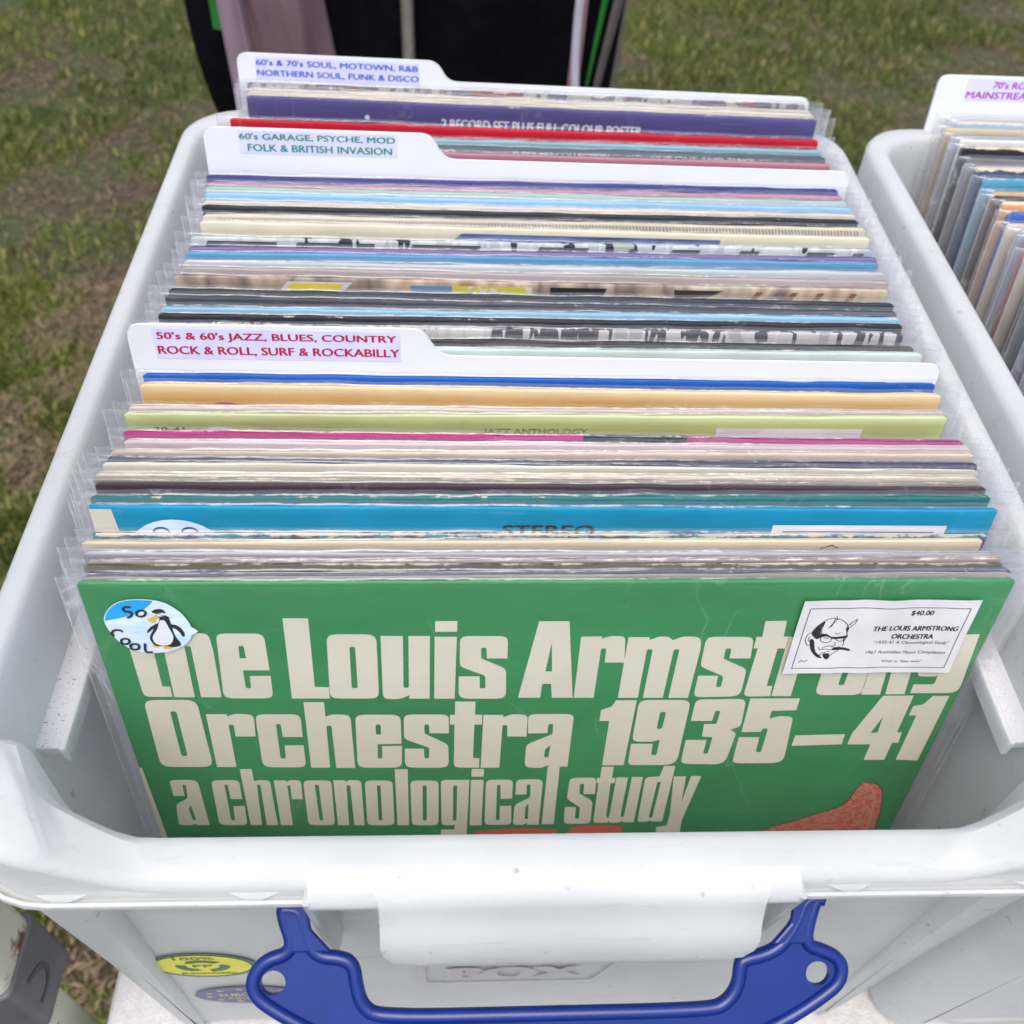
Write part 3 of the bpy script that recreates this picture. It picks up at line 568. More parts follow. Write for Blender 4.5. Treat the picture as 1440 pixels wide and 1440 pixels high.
    'recs': [["whitish", 1.2, 6.3, 0.61], ["navyline", 1.5, 7.4, 0.57], ["olive", -0.4, 11.0, 0.5], ["taupe", 0.3, 12.7, 0.57], ["silver", -2.0, 15.4, 0.26], ["cream", -3.5, 20.9, 0.61], ["navypat", -0.9, 24.0, 0.47], ["cyan", -0.6, 27.4, 0.24], ["teal", -0.6, 32.3, 0.65], ["maroon", -1.1, 37.9, 0.21], ["olivegrey", -2.1, 40.3, 0.24], ["beigeworn", -1.9, 42.4, 0.39], ["ivory", -0.9, 47.0, 0.24], ["navyline2", 0.1, 49.3, 0.19], ["tan", 0.8, 53.8, 0.55], ["lilac", 2.3, 60.9, 0.12], ["magenta", 0.9, 64.8, 0.05], ["lime", -0.4, 76.5, 0.67], ["palepink", 0.2, 79.8, 0.63], ["yellow", 1.2, 90.9, 0.06], ["blue", 1.0, 97.6, 0.25], ["DIV1", -2.7, 100.4, 0.06], ["mint", 2.0, 115.2, 0.45], ["blackthin", -0.7, 120.5, 0.14], ["bwpat", -2.1, 128.1, 0.61], ["blackstereo", -0.8, 134.5, 0.4], ["paleblue", -0.8, 139.3, 0.25], ["charcoal", -1.2, 145.2, -0.24], ["black3", -0.4, 150.5, 0.03], ["collage", 0.2, 160.7, 0.12], ["mauve", 2.3, 166.8, 0.08], ["palegrey", 2.6, 172.2, 0.51], ["ltblue", 1.9, 179.5, 0.59], ["purplethin", 2.5, 183.4, 0.59], ["bwpat2", 1.6, 191.0, 0.31], ["creamblue", 3.1, 202.1, -0.08], ["hatch", 3.8, 208.7, 0.38], ["black4", 1.9, 215.9, 0.21], ["cream2", 2.0, 220.5, 0.34], ["ltblue2", 1.5, 227.1, 0.25], ["whitegreen", 0.9, 232.5, 0.38], ["pink", 0.2, 236.7, 0.51], ["navy2", -0.8, 243.2, 0.28], ["DIV2", -0.6, 248.1, -0.33], ["crimson", 0.8, 270.1, -0.36], ["greyteal", 0.1, 276.6, -0.34], ["ltbluedark", -0.4, 283.5, -0.19], ["red", 0.3, 296.7, -0.81], ["purple", 4.3, 321.1, -1.51], ["creamstack", 4.5, 326.9, -1.23], ["pale3", 3.8, 331.4, -1.09], ["greypat", 2.7, 337.7, -0.95], ["DIV3", -1.5, 341.3, -1.42]],
    'handle': [[-91.0, 3.9], [-90.0, 10.1], [-87.7, 15.9], [-88.5, 18.5], [-93.8, 19.8], [-98.0, 23.2], [-100.1, 28.6], [-98.5, 33.7], [-93.3, 38.0], [-81.0, 45.0], [-65.3, 52.3], [53.0, 54.2], [74.1, 45.5], [88.3, 36.8], [93.1, 32.4], [94.1, 26.7], [91.6, 22.6], [86.1, 20.0], [81.7, 18.8], [82.9, 12.9], [84.9, 6.6], [88.2, 3.4], [79.2, 3.3], [76.3, 11.7], [71.5, 18.4], [66.1, 21.3], [58.3, 22.7], [56.7, 25.6], [56.2, 31.7], [53.1, 36.3], [48.4, 38.3], [-6.9, 38.4], [-57.7, 38.5], [-62.2, 35.3], [-63.8, 30.0], [-64.6, 24.3], [-66.9, 21.1], [-70.7, 19.7], [-76.5, 19.2], [-79.2, 16.1], [-81.1, 10.3], [-82.8, 4.5]],
    'holes': [[[-91.7, 28.8], [-88.1, 28.9], [-91.8, 24.8]], [[84.1, 29.1], [87.7, 29.1], [84.2, 25.2]]],
    'uvE': {"$40.00": [[123.86, -15.57], [131.79, -15.29]], "THE LOUIS ARMSTRONG": [[112.36, -22.77], [143.01, -23.08]], "ORCHESTRA": [[120.18, -26.9], [135.29, -27.06]], "\"1935-41 A Chronological Study\"": [[114.52, -29.93], [141.95, -30.25]], "1967 Australian Mono Compilation": [[112.96, -34.9], [142.24, -35.08]], "Vinyl is \"like new\"": [[119.85, -39.31], [134.91, -39.32]]},
}

# ------------------------------------------------------------------ shared materials
M_BOX = plastic_translucent('white_polypropylene', (0.86, 0.87, 0.865), 0.54, 0.04)
M_PANEL = plastic_translucent('cloudy_polypropylene', (0.80, 0.81, 0.80), 0.5, 0.07)
M_RIB = plastic_translucent('clear_polypropylene', (0.72, 0.74, 0.74), 0.35, 0.30)
M_LEDGE = plastic_translucent('dusty_polypropylene', (0.80, 0.81, 0.84), 0.3, 0.0, specks=True, rough=0.6)
M_BLUE = simple('blue_handle_plastic', (0.002, 0.018, 0.155), 0.32, nscale=90, nstr=0.10, bump=0.04, bscale=900)
M_DIV = simple('white_divider_plastic', (0.74, 0.76, 0.79), 0.38, nscale=30, nstr=0.03)
M_LABEL = ink('lavender_label_paper', (0.62, 0.62, 0.86), 0.6)
M_CREAM = simple('cream_print', (0.66, 0.62, 0.50), 0.42, nscale=25, nstr=0.05)
M_PAPER = simple('white_sticker_paper', (0.64, 0.63, 0.645), 0.55, nscale=45, nstr=0.10, bump=0.3, bscale=60)
M_BLACKINK = ink('black_ink', (0.02, 0.02, 0.022))
M_GREYINK = ink('grey_ink', (0.10, 0.10, 0.11))
M_RED = cover_mat('red_orange_print', (0.62, 0.10, 0.05), 0, pal=[(0.60, 0.075, 0.06), (0.60, 0.09, 0.07), (0.52, 0.30, 0.19), (0.60, 0.08, 0.06), (0.60, 0.11, 0.085)], pscale=330, interp='LINEAR', H=9)
M_REDPLAIN = ink('red_print', (0.58, 0.10, 0.05))
M_DARKGREEN = ink('dark_outline_ink', (0.06, 0.05, 0.025))
SLEEVES = [sleeve_mat('clear_sleeve_film_%s' % w, m, s, wr, 0.06, 0.014) for w, m, s, wr in (('a', 0.006, 0.0, 0.6), ('b', 0.012, 5.0, 0.8), ('c', 0.005, 9.0, 0.5))]
M_MARGIN = sleeve_mat('sleeve_film_margin', 0.06, 1.0, 0.6, 0.22, 0.06)
M_SEAM = sleeve_mat('sleeve_film_seam', 0.16, 3.0, 0.3, 0.3, 0.06)
M_FOLD_HIGHLIGHT = sleeve_mat('sleeve_film_fold_highlight', 0.06, 4.0, 0.9, 0.13, 0.05)  # extra milk in the film paints a pale highlight along the top fold
M_SLEEVE0 = sleeve_mat('clear_sleeve_film_front', 0.02, 2.0, 1.0, 0.07, 0.045)


# ------------------------------------------------------------------ the storage box
def _sp(i, n):
    u = -1 + 2 * i / n
    return math.copysign(1 - (1 - abs(u)) ** 1.9, u)      # points gather near the corners


def rounded_loop(hx, yf, yb, r, nfx=44, nsy=16, nc=8, rb=None):
    """closed loop of (x, y), counter-clockwise from the front-left corner end"""
    P = []
    rb = rb or r
    for i in range(nfx):
        P.append(((hx - r) * _sp(i, nfx), yf))
    for i in range(nc):
        a = -math.pi / 2 + (math.pi / 2) * i / nc
        P.append((hx - r + r * math.cos(a), yf + r + r * math.sin(a)))
    for i in range(nsy):
        P.append((hx, yf + r + (yb - yf - r - rb) * i / nsy))
    for i in range(nc):
        a = (math.pi / 2) * i / nc
        P.append((hx - rb + rb * math.cos(a), yb - rb + rb * math.sin(a)))
    for i in range(nfx):
        P.append((-(hx - rb) * _sp(i, nfx), yb))
    for i in range(nc):
        a = math.pi / 2 + (math.pi / 2) * i / nc
        P.append((-hx + rb + rb * math.cos(a), yb - rb + rb * math.sin(a)))
    for i in range(nsy):
        P.append((-hx, yb - rb - (yb - yf - r - rb) * i / nsy))
    for i in range(nc):
        a = math.pi + (math.pi / 2) * i / nc
        P.append((-hx + r + r * math.cos(a), yf + r + r * math.sin(a)))
    return P


DIP = 28.0
PAD = {177.5: 15, 175.6: 18, 174.8: 19, 174.3: 19.4, 173.5: 18, 173: 17, 170: 8, 168: 2}
CX = [(0, 0), (130, 0), (138, .08), (145.5, .2), (152, .32), (156.6, .42), (158.6, .55), (160.5, .82), (162, .97), (164, 1), (400, 1)]


def corner_fn(x):
    for (a, p), (b_, q) in zip(CX, CX[1:]):
        if x <= b_:
            return p + (q - p) * (x - a) / (b_ - a)
    return 1


def panel_y(z):
    """front face of the recessed outer panel"""
    return -57.2 - 9.5 * (z + 313.0) / 249.0


def build_box(label):
    root = thing('storage_box', label, 'storage box', (-2, 130, -314), group='white boxes of records')
    OX, OY, OZ = 0, -130, 314

    def sh(v):
        return [(x + OX, y + OY, z + OZ) for x, y, z in v]
    # (half width, front y, back y, corner radius, z, amount of dip at the ends)
    Lp = [(174, -54, 308, 20, -314.0, 0), (178, -57, 311, 22, -312.0, 0), (181, -62, 318, 24, -180, 0), (182, -66, 326, 26, -64, 0), (182.5, -68, 328, 27, -56, 0),
          (186.6, -85.2, 345, 32, -52.5, 0), (187.2, -86.6, 346, 33, -50.5, 0), (187.0, -86.3, 346, 33, -48.4, 0), (186.4, -85.3, 345.4, 32.6, -48.2, 0), (185.9, -84.9, 344.8, 32, -51.4, 0), (184.9, -83.1, 343.0, 31.5, -51.4, 0), (184.6, -82.3, 342.5, 31, -48, 0),
          (184.4, -82.0, 342.2, 31, -44.6, 0.12), (184.6, -82.6, 342.5, 31, -21, 1), (184.9, -82.9, 342.8, 31, -18.5, 1), (184.2, -81.6, 341.6, 31, -16.2, 1), (182.4, -79.0, 339.5, 31.5, -14.9, 1), (177.5, -71.0, 332, 14, -14.2, 1),
          (175.6, -68.0, 329.5, 7, -15.2, 1), (174.8, -66.6, 328.5, 6, -18, 1), (174.3, -65.6, 327.5, 6, -24, 0.9), (173.5, -64.8, 326.5, 6, -50, 0.05), (173, -64, 326, 6, -60, 0),
          (170, -60.5, 316, 16, -200, 0), (168, -55.5, 308, 16, -309, 0), (164, -51, 304, 16, -311.5, 0), (80, 40, 200, 20, -311.5, 0)]
    V = []
    npt = None
    for hx, yf, yb, r, z, dp in Lp:
        pad = PAD.get(hx, 0)
        lp = rounded_loop(hx, yf + pad, yb, r, rb=max(r, 26) if pad else None)
        npt = len(lp)
        for k_, (x, y) in enumerate(lp):
            e = corner_fn(abs(x)) if hx < 176 else sstep(120, 172, abs(x))
            if hx == 177.5:
                e = 0.5 * e + 0.5 * corner_fn(abs(x))
            if y > 100:
                e = 1
            elif k_ < 44:
                y -= pad * (1 - e)
            V.append((x, y, z - DIP * dp * (1 - e)))
    F = grid_faces(npt, len(Lp), closed_u=True)
    F.append(tuple(range(npt))[::-1])
    k = (len(Lp) - 1) * npt
    F.append(tuple(range(k, k + npt)))
    # the recessed end panels get the cloudy plastic
    idx = []
    for j in range(len(Lp) - 1):
        for i in range(npt):
            idx.append(0)
    idx += [0, 0]
    mk('body', sh(V), F, M_BOX, root, idx=idx, sharp=50)
    # cloudy recessed panel let into the front wall between the corner posts
    pv, pf = [], []
    for sgn in (0,):
        for a, (x, zt) in enumerate([(-162, 0)]):
            pass
    nx = 12
    for j in range(7):
        z = -309 + (245) * j / 6
        for i in range(nx + 1):
            pv.append((-163 + 326 * i / nx, panel_y(z) - 0.9, z))
    mk('panel', sh(pv), grid_faces(nx + 1, 7), M_PANEL, root)
    # corner posts, standing proud of the front panel
    for s in (-1, 1):
        rows = []
        for z, xo, xi, yo in ((-313.5, 184, 164, -61), (-300, 184.5, 163, -62), (-180, 185, 157, -68), (-64, 185.3, 151, -76), (-50, 185.5, 149, -77)):
            py = panel_y(z) - 0.2
            pts = [(s * xi, py), (s * xi, py - 2), (s * (xi + 2.5), yo)]
            for k_ in range(7):
                a = math.pi / 2 * k_ / 6
                pts.append((s * (xo - 20 + 20 * math.sin(a)), yo + 20 - 20 * math.cos(a)))
            pts.append((s * xo, -10))
            rows.append([(x, y, z) for x, y in pts])
        pn = len(rows[0])
        V = [p for r_ in rows for p in r_]
        F = grid_faces(pn, len(rows))
        F.append(tuple(range(pn)))
        if s > 0:
            F = [f[::-1] for f in F]
        F = [f[::-1] for f in F]
        mk('corner_post', sh(V), F, M_BOX, root, sharp=35)
    # rounded gussets in the recess under the rim
    for x in (-150, -93, 91, 152):
        v = [(x - 8, -82.6, -48.6), (x + 8, -82.6, -48.6), (x, -85.4, -50.2), (x, -82.6, -52.6)]
        f = [(0, 2, 1), (0, 3, 2), (1, 2, 3), (0, 1, 3)]
        mk('gusset', sh(v), f, M_RIB, root, smooth=False)
    # inner ledge of each long side, dusty on top
    for s in (-1, 1):
        v, f = box_geo(s * 175 if s < 0 else 164.2, -164.2 if s < 0 else 175, -33, 300, -57, -52)
        o = mk('ledge', sh(v), f, M_LEDGE, root, smooth=False)
        bevel(o, 0.8)
        v, f = box_geo(s * 165.4 if s < 0 else 163.2, -163.2 if s < 0 else 165.4, -34, 300, -60, -51)
        o = mk('ledge_lip', sh(v), f, M_BOX, root, smooth=False)
        bevel(o, 0.7)
    # grab lip: a drooping rolled shelf below the front rim
    fas = [(-79.0, -43.0), (-81.8, -43.8), (-84.4, -44.9), (-86.3, -46.6), (-87.5, -49.0), (-87.6, -51.2), (-86.0, -52.6), (-82.0, -52.8)]
    V = [(x, y, z) for y, z in fas for x in (-76.5, -76.0, -60, -30, 0, 30, 60, 74, 74.5)]
    F = [f[::-1] for f in grid_faces(9, len(fas))] + [tuple(j * 9 for j in range(8)), tuple(j * 9 + 8 for j in range(8))[::-1]]
    mk('fascia', sh(V), F, M_BOX, root, sharp=60)
    prof = [(-81.4, -43.5), (-84.6, -44.8), (-86.8, -46.8), (-88.2, -50.2), (-89.6, -54.0), (-91.4, -57.6), (-93.4, -60.5), (-95.2, -64), (-96.2, -68.5), (-97.0, -72.8), (-97.0, -75.8), (-95.6, -78.2), (-92.6, -78.8), (-90.6, -75), (-89.6, -69), (-88.0, -63), (-86, -58), (-84, -52)]
    L0 = 0.0
    lens = [0]
    for a, b in zip(prof, prof[1:]):
        L0 += math.hypot(b[0] - a[0], b[1] - a[1])
        lens.append(L0)
    tip = lens[10]
    V = []
    nxg = 49
    for k_, ((y, z), l) in enumerate(zip(prof, lens)):
        dd = min(l, tip) if l <= tip else max(0, tip - (l - tip))
        fr = dd / tip
        # half width: flares at the root, rounds off at the tip
        hw = 59.5 + 3.5 * max(0, 1 - fr / 0.28) ** 2
        if fr > 0.70:
            q = (fr - 0.70) / 0.30
            hw -= 11.5 * (1 - math.sqrt(max(0, 1 - q * q)))
        for i in range(nxg):
            t = -1 + 2 * i / (nxg - 1)
            t = math.copysign(1 - (1 - abs(t)) ** 1.25, t)
            V.append((2 + hw * t + 2.2, y, z + 0.25 * nz(t * 3, k_)))
    F = grid_faces(nxg, len(prof))
    n0 = len(prof)
    F.append(tuple(j * nxg for j in range(n0))[::-1])
    F.append(tuple(j * nxg + nxg - 1 for j in range(n0)))
    F = [f[::-1] for f in F]
    mk('grab_lip', sh(V), F, M_BOX, root, sharp=60)
    # webs under the rim either side of the lip
    for x in (-77, 75):
        v, f = [], []
        pl = [(-87.6, -47), (-66, -47), (-64, -146), (-76.5, -134), (-80.5, -112)]
        v = [(x - 1.1, y, z) for y, z in pl] + [(x + 1.1, y, z) for y, z in pl]
        f = [tuple(range(5)), tuple(range(5, 10))[::-1]] + [(i, i + 5, (i + 1) % 5 + 5, (i + 1) % 5) for i in range(5)]
        f = [q[::-1] for q in f]
        o = mk('web', sh(v), f, M_RIB, root, smooth=False)
        bevel(o, 0.4)
    # skirt behind the lip (the rim turns down between the webs)
    # blue clip handle hanging out from its pivots below the rim
    pts = chaikin([tuple(q) for q in D['handle']], 3)
    pts = [(x + 2, -z) for x, z in pts]
    holes = []
    for h in D['holes']:
        cx, cz = h[0][0] + 2, -h[0][1]
        holes.append([(cx + 3.9 * math.cos(a * math.pi / 12), cz + 3.9 * math.sin(a * math.pi / 12)) for a in range(24)][::-1])
    hm = Matrix(((1, 0, 0), (0, -0.616, 0.788), (0, 0.788, 0.616))).transposed()   # local -z runs out and down
    dr = Vector((0, -0.788, -0.616))
    nr = Vector((0, -0.616, 0.788))   # towards the viewer (up and out)

    def hp(v):
        # v = (x, depth (negative = up), -s)
        q = Vector((v[0], -78, -62)) + dr * (-v[2]) + nr * (-v[1])
        return (q.x + OX, q.y + OY, q.z + OZ)
    v, f = prism([pts] + holes, 1.2, 3.4)
    hd = mk('handle', [hp(q) for q in v], [q for q in f], M_BLUE, root, sharp=35)
    # raised bead that follows the outline, set inwards by its radius
    def inset(P, d):
        out = []
        n = len(P)
        ar = sum(P[i - 1][0] * P[i][1] - P[i][0] * P[i - 1][1] for i in range(n))
        sg = 1 if ar > 0 else -1
        for i in range(n):
            t = Vector(P[(i + 1) % n]) - Vector(P[i - 1])
            if t.length < 1e-6:
                continue
            t.normalize()
            out.append((P[i][0] - sg * t.y * d, P[i][1] + sg * t.x * d))
        return out
    bead = inset(pts, 1.7)
    v, f = tube([(x, 1.4, z) for x, z in bead], 2.3, 10, closed=True)
    mk('bead', [hp(q) for q in v], f, M_BLUE, hd)
    for cx in (-84.5, 83.5):
        v, f = tube([(cx - 5.5, 1, 1), (cx + 5.5, 1, 1)], 3.0, 12)
        mk('pivot', [hp(q) for q in v], f, M_BLUE, hd)
        sg = -1 if cx < 0 else 1
        v, f = prism([[(cx + sg * 4.6, 0), (cx - sg * 4.6, 0), (cx - sg * 6.5, -12), (cx - sg * 13, -19), (cx + sg * 0.5, -19), (cx + sg * 1.5, -12)][::sg]], -0.7, 2.0)
        o = mk('arm', [hp(q) for q in v], f, M_BLUE, hd, smooth=False)
        bevel(o, 0.8)
    for cx in (-62, 62):      # blue hook ends peeping out under the rim
        v, f = tube([(cx - 5, -77, -57), (cx + 6, -77, -57)], 4.5, 12)
        mk('hook', sh(v), f, M_BLUE, root)
    return root, sh


def on_panel(q, off=1.6):
    return (q[0], panel_y(q[2]) - off + q[1], q[2])


def box_stickers(root, sh):
    g = ink('sticker_green', (0.01, 0.09, 0.03))
    yl = ink('sticker_yellow', (0.66, 0.62, 0.02))
    bl = ink('sticker_slate_blue', (0.07, 0.075, 0.19))
    gold = ink('sticker_gold', (0.55, 0.50, 0.22))
    emb = plastic_translucent('embossed_pinkish_plastic', (0.60, 0.565, 0.565), 0.3, 0.1)
    emb_e = plastic_translucent('embossed_edge_plastic', (0.66, 0.63, 0.63), 0.3, 0.1)

    def ell(cx, cz, a, b, n=40, p=1.0):
        return [(cx + a * math.copysign(abs(math.cos(t)) ** p, math.cos(t)), cz + b * math.copysign(abs(math.sin(t)) ** p, math.sin(t))) for t in (2 * math.pi * i / n for i in range(n))]

    def put(name, geo, mat, par, y):
        v, f = geo
        return mk(name, sh([on_panel((x, -y + max(-0.05, min(0, _)), z)) for x, _, z in v]), f, mat, par, smooth=False)
    cx, cz = -140, -192
    st = put('recycling_sticker', flat([[ell(cx, cz, 23, 19.5)]], 0), g, root, 0.2)
    put('yellow_oval', flat([[ell(cx, cz, 20.3, 16.8)]], 0), yl, st, 0.3)
    arr = []
    for k in range(3):
        a0 = R(90 + 120 * k - 48)
        a1 = R(90 + 120 * k + 28)
        o_ = []
        for i in range(7):
            a = a0 + (a1 - a0) * i / 6
            o_.append((cx + 11.5 * math.cos(a), cz + 9.5 * math.sin(a)))
        a = a1 + R(22)
        i_ = [(cx + 9 * math.cos(a), cz + 7.2 * math.sin(a))]
        i_ += [(cx + 6.3 * math.cos(a1), cz + 4.9 * math.sin(a1))]
        for i in range(6, -1, -1):
            a = a0 + (a1 - a0) * i / 6
            i_.append((cx + 7 * math.cos(a), cz + 5.6 * math.sin(a)))
        arr.append([o_ + i_])
    put('recycling_arrows', flat(arr, 0), g, st, 0.4)
    put('sticker_lettering', merge([text_geo('100%', cx - 10, cx + 7, cz + 10.6, cz + 14.8, 0, 0.01), text_geo('PP', cx - 4, cx + 4, cz - 1.6, cz + 2.2, 0, 0.02), text_geo('Recyclable', cx - 11, cx + 12, cz - 14.2, cz - 10.2, 0, 0.01)]), g, st, 0.45)
    cx, cz = -129, -248
    s2 = put('star_sticker', flat([[ell(cx, cz, 26, 17)]], 0), bl, root, 0.2)
    stars = []
    for k in range(12):
        a = R(30 * k + 10)
        sx, sz = cx + 20 * math.cos(a), cz + 12.5 * math.sin(a)
        stars.append([[(sx + (2.3 if i % 2 == 0 else 1.0) * math.cos(R(90 + 36 * i)), sz + (2.1 if i % 2 == 0 else 0.9) * math.sin(R(90 + 36 * i))) for i in range(10)]])
    put('stars', flat(stars, 0), gold, s2, 0.3)
    put('sticker_lettering', merge([text_geo('EUROPEAN', cx - 14, cx + 14, cz - 1, cz + 5, 0, 0.01), text_geo('Quality', cx - 11, cx + 11, cz - 8, cz - 3, 0, 0.01)]), gold, s2, 0.35)
    fr = [[[(-49, -196), (42, -196), (33, -233), (-49, -233)], [(-45.5, -199), (-45.5, -229.5), (31, -229.5), (38, -199)]]]
    put('embossed_frame', flat(fr, 0), emb, root, 0.5)
    put('embossed_letters', text_geo('BOX', -34, 24, -224, -203, 0, 0.05), emb, root, 0.6)
    # moulded row of vent marks just below the rim
    for k in range(4):
        v, f = box_geo(-148 + 17 * k, -142.5 + 17 * k, -0.6, 0.0, -87, -84.5)
        mk('moulded_mark', sh([on_panel(q, 1.2) for q in v]), f, emb_e, root, smooth=False)


box1, SH = build_box('open white storage box full of records with a blue handle in front')
box2 = copy_tree(box1)
box_stickers(box1, SH)
box2['label'] = 'second white plastic record box at the right edge, its rim beside the front box'
box2.location = W(377, 122, -309.5)


# ------------------------------------------------------------------ records
LEAN = 10.0


def bend_fn(amp, ph):
    return lambda x: amp * math.sin(x / 314 * math.pi * 1.3 + ph)


def cover_mesh(w, h, t, seed, bend, wob=0.45, ding=1.0):
    mouth = 1.5 if t > 1.6 else 0.1
    prof = [(0.0, 0.0), (0.0, h * 0.5), (0.0, h * 0.85), (0.0, h - 12), (0.0, h - 4), (0.0, h - 0.8), (t * 0.09, h - 0.22), (t * 0.30, h - 0.02), (t * 0.42, h - 0.35 - mouth), (t * 0.58, h - 0.35 - mouth), (t * 0.70, h), (t * 0.92, h - 0.25), (t, h - 0.9), (t, h - 5), (t, h * 0.6), (t, 0)]
    nx = 42
    V = []
    for (y, z) in prof:
        for i in range(nx):
            u = -1 + 2 * i / (nx - 1)
            u = math.copysign(1 - (1 - abs(u)) ** 1.5, u)
            x = u * w / 2
            e = max(0, (abs(u) - 0.985) / 0.015)
            yy = y
            if e > 0 and t > 0:
                yy = t / 2 + (y - t / 2) * (1 - 0.45 * e)
            k = sstep(h - 25, h, z)
            zz = z + k * wob * (nz(x * 0.045 + seed * 7.1, seed) + 0.5 * nz(x * 0.16 + seed, 4.0)) - k * ding * max(0, (abs(u) - 0.992) / 0.008) ** 2
            yy += bend(x) * (0.4 + 0.6 * k)
            if y > t * 0.5:
                yy += k * 0.25 * nz(x * 0.03, seed, 8)
            V.append((x, yy, zz))
    F = grid_faces(nx, len(prof))
    n0 = len(prof)
    F.append(tuple(j * nx for j in range(n0))[::-1])
    F.append(tuple(j * nx + nx - 1 for j in range(n0)))
    return V, F


def sleeve_mesh(w, h, t, seed, bend, lm, rm, amp=0.35, top=1.9, gap=0.45, fine=1):
    zs = [-3.0, h * 0.45, h * 0.75, h * 0.88, h - 18, h - 10, h - 5, h - 1.5, h + top * 0.6]
    path = [(-gap, z, 0) for z in zs] + [(t * 0.5, h + top, 1)] + [(t + gap, z, 2) for z in reversed(zs[2:])]
    xs = []
    nl, nm, nr = 4, 30 * fine, 9
    xs.append(-w / 2 - lm - 0.55)
    for i in range(nl):
        xs.append(-w / 2 - lm + lm * i / nl)
    for i in range(nm):
        xs.append(-w / 2 + w * i / nm)
    for i in range(nr + 1):
        xs.append(w / 2 + rm * i / nr)
    xs.append(w / 2 + rm + 0.55)
    V = []
    for y, z, side in path:
        for x in xs:
            k = sstep(h - 30, h, z)
            yy = y
            over = 0.0
            if x < -w / 2:
                q = min(1, (-w / 2 - x) / lm)
                yy = t / 2 + (y - t / 2) * (1 - q)
                over = q
            elif x > w / 2:
                q = min(1, (x - w / 2) / rm)
                yy = t / 2 + (y - t / 2) * (1 - 0.7 * q)
                over = q
                yy += q * (2.0 * nz(z * 0.04, seed * 3.3, 5) + 0.9 * nz(z * 0.11, seed + side * 0.7, 2) + 0.5 * nz(x * 0.12, z * 0.07, seed * 2))
            zz = z
            if z > h - 2:
                zz += 0.55 * nz(x * 0.05, seed, 1.0) + 0.5 * nz(x * 0.21, seed * 5.0) - over * (0.8 + 1.0 * nz(seed * 9.0, 1)) * (1 if x > 0 else 0.6)
            a = amp * (0.35 + k)
            dn = a * (nz(x * 0.035, z * 0.03, seed * 1.7 + side) + 0.45 * nz(x * 0.13, z * 0.07, seed + side))
            yy += (-abs(dn) if side == 0 else abs(dn) if side == 2 else 0) * (0.3 if k > 0.95 and z > h - 1 else 1)
            yy += bend(x) * (0.4 + 0.6 * k)
            V.append((x, yy, zz))
    idx = []
    for j in range(len(path) - 1):
        for i in range(len(xs) - 1):
            xm = (xs[i] + xs[i + 1]) / 2
            idx.append(2 if (i == 0 or i == len(xs) - 2) else 1 if abs(xm) > w / 2 else 3 if len(zs) - 1 <= j <= len(zs) else 0)
    return V, grid_faces(len(xs), len(path)), idx


def make_record(cx, cy, ztop, yaw, mat, label, t=2.6, w=314.0, lm=6.0, rm=10.0, lean=LEAN, bend=0.5, ph=0.0, seed=1.0, group='records filed in the middle box', H=None, sl=None, amp=0.35, name='record_album', yoff=0.0, wob=0.45):
    h = (ztop + 308.5) / math.cos(R(lean))
    base_y = cy - h * math.sin(R(lean))
    root = thing(name, label, 'record', (cx, base_y, -308.5), (R(-lean), 0, R(yaw)), group)
    bf = bend_fn(bend, ph)
    v, f = cover_mesh(w, h, t, seed, bf, wob=wob)
    cv = mk('cover', v, f, mat, root, sharp=50)
    v, f, idx = sleeve_mesh(w, h, t, seed, bf, lm, rm, amp)
    mk('clear_sleeve', v, f, [sl or SLEEVES[int(seed * 10) % 3], M_MARGIN, M_SEAM, M_FOLD_HIGHLIGHT], root, sharp=80, idx=idx)
    return root, cv, h, bf


def hmat(name, base, h, **k):
    return cover_mat(name, base, H=h * MM, **k)


def on_cover(bf, h, off=0.22):
    def fn(v):
        return (v[0], v[1] - off + bf(v[0]) * (0.4 + 0.6 * sstep(h - 25, h, v[2])), v[2])
    return fn


# --- the front record: everything printed is given in (u, v) mm from the top centre of its cover
h0 = (-5.2 + 308.5) / math.cos(R(10.3))
m0 = hmat('green_cover_card', (0.028, 0.235, 0.072), h0, wear=0.12, seed=1.0, rough=0.35)
rec0, cov0, h0, bf0 = make_record(0.2, 2.2, -5.2, 0.46, m0, 'green orchestra record with big cream lettering, frontmost in the middle box', t=2.4, lean=10.3, bend=0.0, seed=0.2, lm=6.2, rm=7.5, sl=M_SLEEVE0, amp=0.28, wob=0.25)


def fr(shapes, y, dz=0.0):
    return flat([[[(u, v + h0 + dz) for u, v in c] for c in cs] for cs in shapes], y)


letters = [[fillet(c) for c in cs] for _, cs in D['letters']]
lv, lf = fr([], -0.2), None
LV, LF = [], []
for cs in letters:
    a, b = [cs[0]], cs[1:]
    if len(cs) == 2 and D['letters'][letters.index(cs)][0] == 'i':
        g = merge([fr([[cs[0]]], -0.12), fr([[cs[1]]], -0.12)])
    else:
        g = fr([cs], -0.12)
    v, f = g
    o = len(LV)
    LV += v
    LF += [tuple(k + o for k in q) for q in f]
mk('title_lettering', LV, LF, M_CREAM, cov0, smooth=False)
bell = smooth_line(D['bell'][:-2], 3) + [tuple(p) for p in D['bell'][-2:]]


def grow(P, d):
    n = len(P)
    ar = sum(P[i - 1][0] * P[i][1] - P[i][0] * P[i - 1][1] for i in range(n))
    sg = 1 if ar > 0 else -1
    out = []
    for i in range(n):
        t = Vector(P[(i + 1) % n]) - Vector(P[i - 1])
        if t.length > 0:
            t.normalize()
        out.append((P[i][0] + sg * t.y * d, P[i][1] - sg * t.x * d))
    return out


